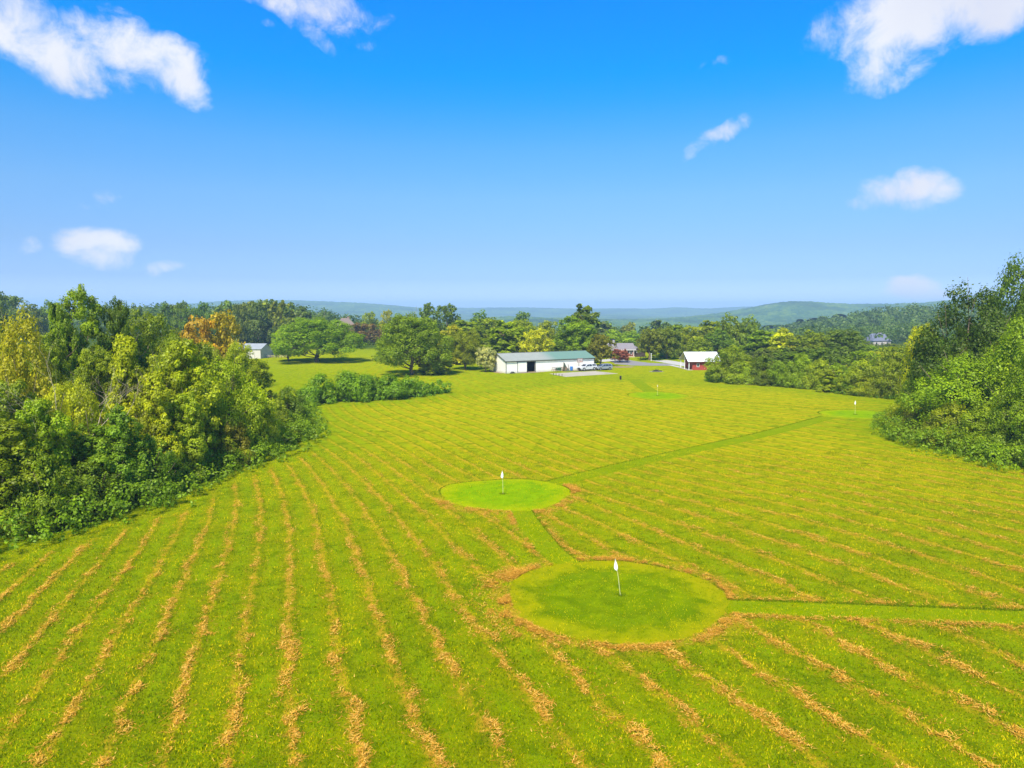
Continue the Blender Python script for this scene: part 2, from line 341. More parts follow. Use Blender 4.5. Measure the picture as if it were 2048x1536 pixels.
def grass_detail(t, pos, sc=1.0):
    a = noise(t, pos, 7.0 * sc, 6, .75, .6); b = noise(t, pos, .55 * sc, 5, .6); c = noise(t, pos, 28 * sc, 3, .7)
    return a, b, c
def field_material():
    m, t, o = newmat('mown_field'); b = N(t, 'ShaderNodeBsdfPrincipled'); L(t, b.outputs[0], o.inputs[0])
    g = N(t, 'ShaderNodeNewGeometry'); pos = g.outputs['Position']
    def att(n): x = N(t, 'ShaderNodeAttribute'); x.attribute_name = n; return x.outputs['Fac']
    row, ins, lane, yel, ring, wild = att('row'), att('inside'), att('lane'), att('yellow'), att('ring'), att('wild')
    a, n_big, c = grass_detail(t, pos)
    mp = N(t, 'ShaderNodeMapping'); mp.inputs['Scale'].default_value = (1, 1, 1); L(t, pos, mp.inputs[0])
    wob = math_(t, 'MULTIPLY', math_(t, 'SUBTRACT', noise(t, pos, .9, 5, .65), .5), math_(t, 'SUBTRACT', .42, math_(t, 'MULTIPLY', yel, .22)))
    r = math_(t, 'ADD', row, wob)
    fr = math_(t, 'SUBTRACT', math_(t, 'FRACT', math_(t, 'ADD', r, .5)), .5)      # 0 on the windrow
    ab = math_(t, 'ABSOLUTE', fr)
    green = mixc(t, n_big, (.165, .225, .0005), (.285, .300, .0006))
    yellow = mixc(t, n_big, (.325, .305, .001), (.425, .350, .002))
    base = mixc(t, math_(t, 'MULTIPLY', yel, sstep(t, noise(t, pos, .12, 4, .6), .30, .62, .55, 1.0)), green, yellow)
    # the lane beside each windrow is paler
    pale = math_(t, 'MULTIPLY', sstep(t, ab, .20, .42), .42)
    base = mixc(t, math_(t, 'MULTIPLY', pale, sstep(t, noise(t, pos, .35, 3), .3, .6)), base, (.220, .360, .001))
    # brownish stubble scatter
    br_ = math_(t, 'MULTIPLY', sstep(t, a, .52, .70), .55)
    base = mixc(t, br_, base, (.400, .270, .012))
    # dry hay of the windrow
    near = math_(t, 'SUBTRACT', 1.0, math_(t, 'MULTIPLY', ab, 4.8), clamp=True)
    hf = math_(t, 'MULTIPLY', sstep(t, math_(t, 'ADD', near, math_(t, 'MULTIPLY', math_(t, 'SUBTRACT', noise(t, pos, 1.3, 6, .75), .5), 3.6)), .40, .95), math_(t, 'MULTIPLY', ins, lane))
    base = mixc(t, math_(t, 'MULTIPLY', hf, .62), base, (.600, .350, .020))
    # narrow darker line where two passes of the mower meet
    dl = sstep(t, math_(t, 'ABSOLUTE', math_(t, 'SUBTRACT', fr, .17)), .0, .10, .75, .0)
    dl = math_(t, 'MULTIPLY', dl, math_(t, 'MULTIPLY', ins, math_(t, 'MAXIMUM', sstep(t, noise(t, pos, .5, 4), .35, .6), math_(t, 'MULTIPLY', yel, .85))))
    base = mixc(t, dl, base, (.115, .165, .001))
    base = mixc(t, math_(t, 'MULTIPLY', ring, sstep(t, noise(t, pos, 1.1, 5, .7), .36, .6)), base, (.50, .32, .020))
    # small tufts, darker and lighter blades
    base = mixc(t, sstep(t, c, .54, .72, 0, .75), base, (.050, .105, .001))
    base = mixc(t, sstep(t, a, .40, .22, 0, .5), base, (.150, .260, .004))
    # mottling at the scale of single clumps and of trodden patches
    mot = noise(t, pos, 2.6, 7, .78, .5)
    base = mixc(t, sstep(t, mot, .47, .30, 0, .62), base, (.095, .165, .0006)); base = mixc(t, sstep(t, mot, .55, .72, 0, .5), base, (.360, .385, .001))
    big = noise(t, pos, .45, 7, .72, .8)
    base = mixc(t, sstep(t, noise(t, pos, .8, 6, .7, 1.0), .52, .38, 0, .6), base, (.080, .145, .0005)); base = mixc(t, sstep(t, noise(t, pos, 1.4, 5, .7, 1.2), .56, .70, 0, .5), base, (.330, .250, .008))
    base = mixc(t, math_(t, 'MULTIPLY', yel, sstep(t, big, .50, .36, 0, .28)), base, (.200, .265, .0006)); base = mixc(t, math_(t, 'MULTIPLY', yel, sstep(t, big, .55, .70, 0, .42)), base, (.520, .420, .012))
    base = mixc(t, wild, base, (.045, .075, .006))
    L(t, base, b.inputs['Base Color']); b.inputs['Roughness'].default_value = .9; b.inputs['Specular IOR Level'].default_value = 0
    bmp = N(t, 'ShaderNodeBump'); bmp.inputs['Strength'].default_value = .9; bmp.inputs['Distance'].default_value = .16
    hh = math_(t, 'ADD', math_(t, 'MULTIPLY', a, .6), math_(t, 'MULTIPLY', c, .5)); L(t, hh, bmp.inputs['Height']); L(t, bmp.outputs[0], b.inputs['Normal'])
    return m
def lawn_material(name, c0, c1, c2, sc=1.0, stripe=0):
    m, t, o = newmat(name); b = N(t, 'ShaderNodeBsdfPrincipled'); L(t, b.outputs[0], o.inputs[0])
    g = N(t, 'ShaderNodeNewGeometry'); pos = g.outputs['Position']
    a, n_big, c = grass_detail(t, pos, sc)
    base = mixc(t, n_big, c0, c1)
    base = mixc(t, sstep(t, noise(t, pos, .8, 6, .7), .52, .7, 0, .7), base, c2)
    base = mixc(t, sstep(t, c, .52, .72, 0, .7), base, tuple(x * .5 for x in c0))
    L(t, base, b.inputs['Base Color']); b.inputs['Roughness'].default_value = .9; b.inputs['Specular IOR Level'].default_value = 0
    bmp = N(t, 'ShaderNodeBump'); bmp.inputs['Strength'].default_value = .35; bmp.inputs['Distance'].default_value = .06
    L(t, a, bmp.inputs['Height']); L(t, bmp.outputs[0], b.inputs['Normal'])
    return m
M_FIELD = field_material()
def axis(lo, hi, step, outlo, outhi, ratio=1.13):
    a = list(np.arange(lo, hi + .01, step)); s = step; v = hi
    while v < outhi: s *= ratio; v += s; a.append(min(v, outhi))
    s = step; v = lo
    while v > outlo: s *= ratio; v -= s; a.insert(0, max(v, outlo))
    return np.array(a)
gx = axis(-100, 110, 1.0, -9000, 9000); gy = axis(14, 200, 1.0, -400, 9000)
GX, GY = np.meshgrid(gx, gy); P2 = np.stack([GX.ravel(), GY.ravel()], 1)
hz = H(P2[:, 0], P2[:, 1]); nx, ny = len(gx), len(gy)
ii = (np.arange(ny - 1)[:, None] * nx + np.arange(nx - 1)[None]).ravel()
faces = np.stack([ii, ii + 1, ii + nx + 1, ii + nx], 1)
sdf = sdpoly(P2, FIELD); row = rowf(P2[:, 0], P2[:, 1])
inside = sm((sdf - .5) / 2.0)
ringv = np.zeros(len(P2)); lane = np.ones(len(P2))
for gi, G in enumerate(GREENS[:2]):
    s = sdpoly(P2, G); w = 1.0
    ringv = np.maximum(ringv, np.exp(-((s + .35) / .7) ** 2) * (1 if gi == 0 else .6))
dist = P2[:, 1]
yel = sm((dist - 30) / 70) * .95 + .12
yel *= sm((sdf - 1.0) / 9) * .92 + .0
# left flank and the lawn stay green
yel *= 1 - .85 * sm((-(P2[:, 0] + 8)) / 16) * (1 - sm((dist - 78) / 22))
yel = np.clip(yel + .3 * sm((P2[:, 0] - 8) / 30) * (dist < 90) * sm((dist - 40) / 20), 0, 1)
hayw = lane * (1 - .42 * sm((dist - 62) / 55))
lawnyel = (sdf < 0) * sm((dist - 120) / 20) * .45 * (.5 + .5 * np.sin(P2[:, 0] / 11 + dist / 17))  # yellower bands in the grass of the lawn beyond the field
yel = np.where(sdf < 0, np.clip(lawnyel, 0, .55), yel)
me = mesh_np('ground', np.column_stack([P2, hz]), faces, M_FIELD, 4, {'row': ('POINT', row), 'inside': ('POINT', inside), 'lane': ('POINT', hayw), 'yellow': ('POINT', yel), 'ring': ('POINT', ringv), 'wild': ('POINT', sm((P2[:, 1] - 275) / 25))}, True)
tag(link('ground', me), kind='structure')

M_PATH = lawn_material('mown_path_grass', (.135, .195, .0006), (.200, .250, .0006), (.320, .260, .002), 1.3)
GL = ['large round putting green around the nearest flag, ringed by dry hay', 'bright oval putting green around the second flag, left of centre', 'small bright putting green far off below the barn drive', 'bright putting green beside the right hand bushes']
def green_material(name, c0, c1, rim, ringk):
    m, t, o = newmat(name); b = N(t, 'ShaderNodeBsdfPrincipled'); L(t, b.outputs[0], o.inputs[0])
    g = N(t, 'ShaderNodeNewGeometry'); pos = g.outputs['Position']; av = N(t, 'ShaderNodeAttribute'); av.attribute_name = 'rad'; rad = av.outputs['Fac']
    a = noise(t, pos, 5.0, 7, .78, .6); n2 = noise(t, pos, .7, 6, .65, .5); c = noise(t, pos, 26, 3, .7)
    base = mixc(t, sstep(t, n2, .35, .65), c0, c1)
    w = math_(t, 'SINE', math_(t, 'MULTIPLY', math_(t, 'ADD', rad, math_(t, 'MULTIPLY', n2, .5)), 21.0))       # rounds of the mower
    base = mixc(t, sstep(t, w, -.2, .9, 0, ringk), base, tuple(x * .62 for x in c0))
    ed = sstep(t, math_(t, 'ADD', rad, math_(t, 'MULTIPLY', math_(t, 'SUBTRACT', n2, .5), .9)), .60, 1.05, 0, .7); base = mixc(t, ed, base, rim)
    base = mixc(t, sstep(t, a, .56, .74, 0, .55), base, tuple(x * 1.5 for x in c1)); base = mixc(t, sstep(t, a, .46, .28, 0, .6), base, tuple(x * .55 for x in c0))
    base = mixc(t, sstep(t, c, .54, .74, 0, .5), base, tuple(x * .5 for x in c0))
    L(t, base, b.inputs['Base Color']); b.inputs['Roughness'].default_value = .9; b.inputs['Specular IOR Level'].default_value = 0
    bmp = N(t, 'ShaderNodeBump'); bmp.inputs['Strength'].default_value = .5; bmp.inputs['Distance'].default_value = .07; L(t, a, bmp.inputs['Height']); L(t, bmp.outputs[0], b.inputs['Normal']); return m
M_GREEN1 = green_material('putting_green_near', (.105, .165, .0006), (.170, .225, .0006), (.33, .28, .002), .3)
M_GREEN2 = green_material('putting_green_far', (.150, .265, .0006), (.200, .310, .0006), (.31, .32, .001), .16)
for i, G in enumerate(GREENS):
    cx_, cy_ = np.mean(G, 0); n = len(G); rr_ = random.Random(50 + i); G2 = [(x + rr_.uniform(-.16, .16), y + rr_.uniform(-.16, .16)) for x, y in G]
    vs = [(cx_, cy_, .016)]; rads = [0]
    for q in (.2, .4, .6, .8, 1.0):
        for x, y in (G2 if q == 1 else G): vs.append((cx_ + (x - cx_) * q, cy_ + (y - cy_) * q, .016)); rads.append(q)
    fs = [(0, 1 + k, 1 + (k + 1) % n) for k in range(n)] + [(1 + r_ * n + k, 1 + (r_ + 1) * n + k, 1 + (r_ + 1) * n + (k + 1) % n, 1 + r_ * n + (k + 1) % n) for r_ in range(4) for k in range(n)]
    me = bpy.data.meshes.new('putting_green'); me.from_pydata(vs, [], fs); a_ = me.attributes.new('rad', 'FLOAT', 'POINT'); a_.data.foreach_set('value', rads)
    me.materials.append(M_GREEN1 if i == 0 else M_GREEN2); tag(link('putting_green', me), GL[i], 'putting green', 'putting greens', 'structure')
PL = ['mown grass path linking the two nearest greens', 'mown grass path running right from the nearest green', 'long mown grass path crossing the field from the second green', 'short mown grass path leading up from the far green']
for i, Pp in enumerate(PATHS):
    v, f = band_mesh(Pp, .010 + i * .0012); me = bpy.data.meshes.new('grass_path'); me.from_pydata(v, [], f); me.materials.append(M_PATH)
    tag(link('grass_path', me), PL[i], 'path', 'mown paths', 'structure')

# ------------------------------------------------------------------ leaves, trees
def leaf_material(name, base=None, trans=.35, spread=.30):
    m, t, o = newmat(name)
    oi = N(t, 'ShaderNodeObjectInfo'); av = N(t, 'ShaderNodeAttribute'); av.attribute_name = 'v'; at2 = N(t, 'ShaderNodeAttribute'); at2.attribute_name = 'tip'
    col = oi.outputs['Color'] if base is None else None
    if base is not None:
        rg = N(t, 'ShaderNodeRGB'); rg.outputs[0].default_value = (*base, 1); col = rg.outputs[0]
    # leaves differ in hue and value; young tips are yellower
    k = N(t, 'ShaderNodeMapRange'); L(t, av.outputs['Fac'], k.inputs[0]); k.inputs[3].default_value = 1 - spread * 1.5; k.inputs[4].default_value = 1 + spread * 1.3
    vm = N(t, 'ShaderNodeVectorMath', operation='SCALE'); L(t, col, vm.inputs[0]); L(t, k.outputs[0], vm.inputs['Scale'])
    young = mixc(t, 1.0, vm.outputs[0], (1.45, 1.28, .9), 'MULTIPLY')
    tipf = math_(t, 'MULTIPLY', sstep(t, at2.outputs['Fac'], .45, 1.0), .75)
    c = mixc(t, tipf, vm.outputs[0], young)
    d = N(t, 'ShaderNodeBsdfDiffuse'); tr = N(t, 'ShaderNodeBsdfTranslucent'); L(t, c, d.inputs[0])
    ct = mixc(t, 1.0, c, (1.25, 1.25, .7), 'MULTIPLY'); L(t, ct, tr.inputs[0])
    gl = N(t, 'ShaderNodeBsdfGlossy'); gl.inputs['Roughness'].default_value = .5; gl.inputs['Color'].default_value = (1, 1, .8, 1)
    mx = N(t, 'ShaderNodeMixShader'); mx.inputs[0].default_value = trans; L(t, d.outputs[0], mx.inputs[1]); L(t, tr.outputs[0], mx.inputs[2])
    m2 = N(t, 'ShaderNodeMixShader'); m2.inputs[0].default_value = .015; L(t, mx.outputs[0], m2.inputs[1]); L(t, gl.outputs[0], m2.inputs[2])
    L(t, m2.outputs[0], o.inputs[0]); return m
M_LEAF = leaf_material('leaves', trans=.48)
M_BARK = simple('bark', (.16, .115, .075), .9, var=.4, scale=4)
M_DEAD = simple('dry_twigs', (.50, .40, .27), .9, var=.25, scale=2)

def leaves_mesh(name, C, Nrm, size, v, tip, mat, rng, asp=.62):
    n = len(C); Nrm = Nrm / (np.linalg.norm(Nrm, axis=1, keepdims=True) + 1e-9)
    R = rng.normal(size=(n, 3)); T = np.cross(Nrm, R); T /= np.linalg.norm(T, axis=1, keepdims=True) + 1e-9; B = np.cross(Nrm, T)
    s = size[:, None]
    V = np.stack([C - T * s * .5, C + B * s * asp * .5 + T * s * .05 - Nrm * s * .06, C + T * s * .5 , C - B * s * asp * .5 + T * s * .05 - Nrm * s * .06], 1).reshape(-1, 3)
    Fc = np.arange(4 * n).reshape(-1, 4)
    return mesh_np(name, V, Fc, mat, 4, {'v': ('FACE', v), 'tip': ('FACE', tip)})
def puff_leaves(rng, lobes, nsub, nleaf, ls, subk=.45, spray=.22, flat=1.0, upb=.25):
    """lobes: (x,y,z,r). returns leaf centres, normals, sizes, v, tip"""
    subs = []
    for (x, y, z, r) in lobes:
        k = max(1, int(nsub * (r / np.mean([l[3] for l in lobes])) ** 1.6))
        D = rng.normal(size=(k, 3)); D[:, 2] = D[:, 2] * .9 + .25; D /= np.linalg.norm(D, axis=1, keepdims=True)
        rr = r * subk * rng.uniform(.65, 1.25, k)
        cc = np.array([x, y, z]) + D * (r * rng.uniform(.62, .98, k))[:, None]
        hue = rng.normal(0, .10) ; 
        for i in range(k): subs.append((*cc[i], rr[i], hue + rng.normal(0, .10), x, y, z))
    Sb = np.array(subs); Cs, Ns, Ss, Vs, Ts = [], [], [], [], []
    mr = Sb[:, 3].mean()
    for i in range(len(Sb)):
        c, r, hue, lc = Sb[i, :3], Sb[i, 3], Sb[i, 4], Sb[i, 5:8]
        k = max(4, int(nleaf * (r / mr) ** 1.7)); D = rng.normal(size=(k, 3)); D[:, 2] += .2; D /= np.linalg.norm(D, axis=1, keepdims=True)
        rad = r * (rng.uniform(.55, 1.0, k) + rng.exponential(spray * .5, k)); p = c + D * rad[:, None] * np.array([1, 1, flat])
        out = p - lc; out /= np.linalg.norm(out, axis=1, keepdims=True) + 1e-9
        nn = D * .75 + out * .45 + rng.normal(size=(k, 3)) * .38; nn[:, 2] += upb
        Cs.append(p); Ns.append(nn); Ss.append(ls * rng.uniform(.6, 1.35, k)); Vs.append(np.clip(.5 + hue + rng.normal(0, .17, k), 0, 1))
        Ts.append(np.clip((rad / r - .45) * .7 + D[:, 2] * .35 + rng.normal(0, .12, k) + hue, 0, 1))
    C, Nn, Sz, V, T = map(np.concatenate, (Cs, Ns, Ss, Vs, Ts))
    LB = np.array(lobes); keep = np.ones(len(C), bool)
    for (x, y, z, r) in LB: keep &= ((C - [x, y, z]) ** 2).sum(1) > (r * .55) ** 2
    return C[keep], Nn[keep], Sz[keep], V[keep], T[keep]
def crown_lobes(rng, Ht, Rw, h0, prof, n, lr, inner=.35):
    out = []
    for i in range(n):
        t = (i + rng.uniform(0, 1)) / n; h = h0 + (1 - h0) * t ** .9
        R = np.interp(h, prof[0], prof[1]) * Rw
        a = i * 2.39996 + rng.uniform(-.5, .5); rr = R * (rng.uniform(inner, 1.0) ** .6)
        r = lr * Rw * rng.uniform(.75, 1.25) * (1 - .25 * h)
        rr = max(0, rr - r * .75); z = h * Ht - r * .7
        out.append((rr * math.cos(a), rr * math.sin(a), max(z, r * .6), r))
    return out
def limbs(rng, Ht, lobes, r0, lean=0, forks=14, start=.12):
    m = MB(); top = Ht * .72
    tr = [(0, 0, -.4), (0, 0, Ht * .04)] + [(math.sin(i * 1.3) * .012 * Ht, math.cos(i * 1.7) * .012 * Ht, Ht * (start + (top / Ht - start) * i / 5)) for i in range(6)]
    m.tube(tr, [r0 * 1.45, r0 * 1.05] + [r0 * (1 - .15 * i) for i in range(6)], 8)
    for l in sorted(lobes, key=lambda l: -l[3])[:forks]:
        z0 = min(max(l[2] - abs(l[0]) * .7 - abs(l[1]) * .7, Ht * start), top * .92); p0 = Vector((0, 0, z0)); p3 = Vector(l[:3])
        mid = p0.lerp(p3, .45) + Vector((rng.uniform(-.3, .3), rng.uniform(-.3, .3), -.04 * Ht)); q = p0.lerp(p3, .75) + Vector((0, 0, .01 * Ht))
        rb = r0 * .42; m.tube([p0, mid, q, p3], [rb, rb * .7, rb * .45, rb * .15], 6)
        for _ in range(3):
            e = p3 + Vector(rng.normal(size=3)) * l[3] * .75; e.z += l[3] * .3; m.tube([q, q.lerp(e, .5) + Vector((0, 0, -.1)), e], [rb * .35, rb * .22, .015], 4)
    return m
PROFS = {
 'round': (([0, .15, .35, .6, .8, 1], [.6, .88, 1, 1, .84, .42]), .16, 36, .36),
 'dome': (([0, .15, .35, .6, .82, 1], [.5, .85, 1, 1, .88, .55]), .36, 44, .31),
 'tall':  (([0, .2, .4, .65, .85, 1], [.5, .8, 1, .97, .78, .42]), .12, 38, .34),
 'oval':  (([0, .2, .45, .7, .9, 1], [.66, .95, 1, .9, .66, .36]), .06, 34, .36),
 'cone':  (([0, .15, .4, .7, .9, 1], [.85, 1, .9, .66, .44, .16]), .03, 32, .33),
 'shrub': (([0, .3, .6, .8, 1], [.9, 1, .9, .7, .35]), .0, 24, .38),
 'airy':  (([0, .2, .4, .6, .8, 1], [.35, .8, 1, .8, .85, .45]), .25, 26, .25),
}
LOD = {'near': (9, 120, .315), 'mid': (6, 36, .72), 'far': (3, 18, 1.3)}
BASE = {'dome': (14, 7), 'round': (14, 7), 'tall': (18, 5.5), 'oval': (13, 4.5), 'cone': (14, 4.6), 'shrub': (5, 3.4), 'airy': (18, 5.5)}
PROTO = {}
def proto(kind, lod, var):
    key = (kind, lod, var)
    if key in PROTO: return PROTO[key]
    rng = np.random.default_rng(abs(hash(kind)) % 1 + sum(map(ord, kind)) * 7 + var * 101 + 5); prof, h0, n, lr = PROFS[kind]; Ht, Rw = BASE[kind]
    nsub, nleaf, ls = LOD[lod]
    if kind == 'shrub': ls *= .62; 
    if kind in ('airy',): ls *= .95
    lobes = crown_lobes(rng, Ht, Rw, h0, prof, n, lr)
    sp = .5 if kind == 'airy' else .26
    C, Nn, Sz, V, T = puff_leaves(rng, lobes, nsub, nleaf, ls, spray=sp)
    g = C[:, 2] > .05; C, Nn, Sz, V, T = C[g], Nn[g], Sz[g], V[g], T[g]
    cm = leaves_mesh('crown', C, Nn, Sz, V, T, M_LEAF, rng)
    tm = limbs(rng, Ht, lobes, .30 if kind != 'shrub' else .09, forks=14 if lod == 'near' else 8, start=.10 if kind != 'shrub' else .04).mesh('trunk', M_BARK, True)
    PROTO[key] = (cm, tm, C[:, 2].max(), np.percentile(np.abs(C[:, 0]), 98)); return PROTO[key]
rnd = random.Random(7)
def tree(px, d, top, wpx, kind, col, label, cat='tree', name='leafy_tree', group=None, base=None, lod=None, jit=.12, x=None, h=None):
    x = at(px, d) if x is None else x; z = float(H(x, d)) if base is None else base
    ztop = zt(top, d, px) if h is None else z + h; hh = max(ztop - z, 1.0); w = wpx / F * d / 2
    if d < 165 and x is not None and base is None:      # keep crowns clear of the mown field
        for _ in range(40):
            q = sdpoly([[x, d], [x + .5, d], [x, d + .5]], FIELD)
            if q[0] <= -(w * .97 + 1.6): break
            g = np.array([q[1] - q[0], q[2] - q[0]]); g /= np.linalg.norm(g) + 1e-9; x -= g[0] * .4; d -= g[1] * .4
        z = float(H(x, d)); hh = max(zt(top, d, px) - z, 1.0) if h is None else hh; w = wpx / F * d / 2
    lod = lod or ('near' if d < 118 else 'mid' if d < 330 else 'far')
    cm, tm, ph, pr = proto(kind, lod, rnd.randrange(2 if lod != 'near' else 3))
    r = empty(name, (x, d, z - .05), label, cat, group, rnd.uniform(0, 6.28))
    sx_, sz_ = w / pr, hh / ph; r.scale = (sx_, sx_, sz_)
    j = [c * rnd.uniform(1 - jit, 1 + jit) for c in col]
    t_ = link('trunk', tm, r); c_ = link('crown', cm, r); c_.color = (*j, 1)
    return r
G_ = (.225, .300, .005); YG = (.370, .405, .005); LG = (.285, .375, .006); DG = (.145, .215, .007); BG = (.185, .300, .010)
GOLD = (.42, .43, .010); ORG = (.42, .31, .010); OL = (.200, .235, .010); YEL = (.47, .47, .006); FAR = (.135, .200, .018); PALE = (.48, .51, .16)
T = tree
# --- left wood, front row and behind
T(38, 60, 602, 150, 'round', GOLD, 'golden yellow tree at the far left of the wood, its crown thinning', name='autumn_tree')
T(-75, 62, 640, 110, 'round', YG, 'yellow green tree at the left frame edge of the wood')
T(158, 84, 566, 108, 'airy', G_, 'tallest green tree of the left wood, loose crown breaking the skyline')
T(118, 80, 600, 60, 'oval', G_, 'green tree left of the tallest tree, its top just over the skyline')
T(232, 86, 590, 60, 'tall', DG, 'slim dark green tree right of the tallest tree of the left wood')
T(292, 92, 614, 140, 'round', G_, 'broad domed green tree behind the pointed yellow green tree')
T(246, 64, 664, 112, 'cone', YG, 'tall pointed yellow green tree in the middle of the left wood')
T(300, 62, 740, 100, 'cone', YG, 'lower yellow green tree against the right flank of the pointed one')
T(362, 68, 676, 110, 'oval', YG, 'yellow green tree right of the pointed tree in the left wood')
T(452, 74, 706, 130, 'round', YG, 'broad yellow green tree at the right shoulder of the left wood')
T(398, 64, 780, 90, 'oval', LG, 'mid green lower tree below the broad shoulder tree')
T(535, 78, 765, 100, 'shrub', YG, 'rounded yellow green tree by the wood edge, right of the shoulder tree')
T(500, 70, 830, 90, 'shrub', OL, 'dull olive bush low on the right part of the wood edge', 'bush', 'bush')
T(600, 93, 768, 84, 'shrub', DG, 'dark green tree at the corner where the vine hedge begins')
T(575, 84, 822, 84, 'shrub', DG, 'dark low bush at the wood corner beside the field', 'bush', 'bush')
T(130, 58, 752, 120, 'round', YEL, 'bright yellow leaved tree low in the left wood')
T(70, 52, 790, 110, 'oval', LG, 'mid green tree under the golden tree at the left edge')
T(20, 54, 752, 110, 'oval', G_, 'green tree below the golden tree, close to the left edge')
T(228, 56, 806, 100, 'cone', BG, 'blue green sapling below the pointed yellow green tree')
T(165, 55, 842, 120, 'oval', BG, 'blue green small tree with feathery top near the wood edge')
T(300, 58, 860, 110, 'shrub', BG, 'blue green bush at the wood edge under the yellow green trees', 'bush', 'bush')
T(375, 64, 868, 100, 'shrub', G_, 'green bush at the wood edge with light tips', 'bush', 'bush')
T(445, 70, 850, 100, 'shrub', LG, 'light green bush on the wood edge below the shoulder tree', 'bush', 'bush')
T(60, 49, 890, 130, 'shrub', G_, 'large green bush low at the left frame edge', 'bush', 'bush')
T(-20, 49, 840, 150, 'oval', G_, 'green tree cut by the left frame edge, low down')
T(160, 53, 915, 120, 'shrub', DG, 'dark bush close to the field, left part of the wood edge', 'bush', 'bush')
T(262, 58, 915, 110, 'shrub', G_, 'mid green bush close to the field beside the dark bush', 'bush', 'bush')
T(350, 62, 915, 90, 'shrub', BG, 'small blue green bush where the weeds begin at the wood edge', 'bush', 'bush')
T(95, 76, 660, 80, 'tall', G_, 'green tree between the golden and the tallest tree')
T(190, 72, 690, 90, 'tall', G_, 'dark gap side tree left of the pointed tree')
T(340, 80, 655, 90, 'round', G_, 'green tree between the broad dome and the orange tree')
T(-40, 90, 590, 110, 'tall', FAR, 'dark green tree rising at the left frame edge')
T(550, 88, 790, 60, 'shrub', G_, 'green bush between the shoulder tree and the corner trees', 'bush', 'bush')
T(400, 132, 630, 88, 'round', ORG, 'orange autumn tree with the lower crown of the pair', name='autumn_tree', group='orange autumn trees')
T(446, 136, 618, 78, 'round', ORG, 'taller orange brown autumn tree of the pair by the shed', name='autumn_tree', group='orange autumn trees')
T(414, 112, 680, 76, 'shrub', LG, 'vine covered green mound left of the pale shed')
T(365, 112, 700, 80, 'round', OL, 'olive tree below the orange autumn pair')
T(345, 160, 655, 60, 'round', OL, 'dull green tree left behind the orange autumn pair')
for i in range(26):                                   # trees packed inside the left wood behind the front row
    d = rnd.uniform(66, 112); px = rnd.uniform(-60, 430 + (d - 66) * 2); tp = rnd.uniform(690, 745) - (d - 66) * .6
    T(px, d, tp, 700 / d * 11, rnd.choice(['round', 'oval', 'tall']), rnd.choice([G_, YG, DG, G_]), 'green tree packed inside the left wood, mostly hidden', group='trees packed inside the left wood')

# --- right wood
T(1940, 92, 553, 190, 'round', (.075, .135, .006), 'large dark green oak with bare limbs in the right wood')
T(2036, 104, 498, 160, 'round', (.130, .200, .006), 'tallest tree at the right, its crown high over the skyline')
T(2062, 80, 612, 170, 'round', LG, 'bright green tree at the right frame edge below the tallest one')
T(1935, 84, 700, 190, 'round', LG, 'wide mid green tree in front of the large oak')
T(2040, 70, 720, 150, 'round', G_, 'green tree at the right frame edge, middle height')
T(1846, 100, 642, 76, 'round', YEL, 'tree with a yellow top left of the large oak', name='autumn_tree')
T(1812, 108, 672, 100, 'round', YG, 'yellow green tree left of the yellow topped tree')
T(1845, 94, 720, 90, 'shrub', G_, 'green tree low left of the right wood')
T(1895, 92, 655, 90, 'round', (.085, .150, .006), 'dark green tree under the oak, left side')
T(1778, 92, 796, 84, 'shrub', YG, 'rounded yellowish bush at the tip of the right wood', 'bush', 'bush')
T(1830, 86, 812, 80, 'shrub', OL, 'brownish bush beside the rounded bush of the right wood', 'bush', 'bush')
T(1890, 80, 795, 100, 'shrub', G_, 'green bush in front of the wide mid green tree', 'bush', 'bush')
T(1960, 76, 800, 110, 'shrub', G_, 'dark hollow bush near the right wood edge', 'bush', 'bush')
T(2030, 70, 790, 90, 'shrub', OL, 'olive brown bush at the right frame edge', 'bush', 'bush')
T(2120, 74, 640, 160, 'round', G_, 'green tree just past the right frame edge')
T(2000, 90, 660, 120, 'tall', G_, 'green tree behind the bright one at the right')
for i in range(12):
    d = rnd.uniform(88, 150); px = rnd.uniform(1890, 2150)
    T(px, d, rnd.uniform(640, 690), 700 / d * 12, rnd.choice(['round', 'tall']), rnd.choice([G_, DG, LG]), 'green tree packed inside the right wood, mostly hidden', group='trees packed inside the right wood')

# --- trees on the lawn and around the barn
T(632, 214, 631, 168, 'dome', G_, 'broad spreading tree alone on the back lawn', base=-.0, lod='near')
T(574, 218, 652, 62, 'dome', LG, 'small tree touching the left side of the spreading lawn tree', lod='near')
T(822, 171, 622, 150, 'dome', G_, 'big full round tree on the lawn behind the vine hedge', lod='near')
T(866, 174, 690, 70, 'oval', LG, 'low tree touching the right side of the big round tree')
T(930, 186, 655, 78, 'dome', G_, 'round tree on the lawn left of the long white barn', lod='near')
T(971, 179, 693, 38, 'dome', PALE, 'small cream flowering tree at the gable of the white barn', name='flowering_tree')
T(905, 205, 648, 60, 'oval', YG, 'yellow green tree behind the round tree by the barn')
T(1008, 205, 640, 78, 'oval', G_, 'dark green tree behind the left end of the barn')
T(1075, 202, 656, 72, 'round', YEL, 'bright yellow green tree behind the middle of the barn')
T(1148, 208, 630, 84, 'oval', G_, 'full green tree behind the right part of the barn', lod='near')
T(1166, 232, 607, 62, 'oval', DG, 'tall dark spiky tree rising highest behind the barn')
T(1120, 222, 668, 60, 'round', DG, 'dark green low tree between the yellow and the full tree')
T(1203, 196, 664, 54, 'dome', OL, 'dark olive tree with a leaning trunk at the right end of the barn')
T(1241, 212, 697, 38, 'dome', (.36, .13, .07), 'small reddish tree beside the driveway', name='autumn_tree', base=0)
T(1300, 222, 654, 58, 'dome', OL, 'dark spreading tree right of the house, left of the pair', group='dark trees beside the house')
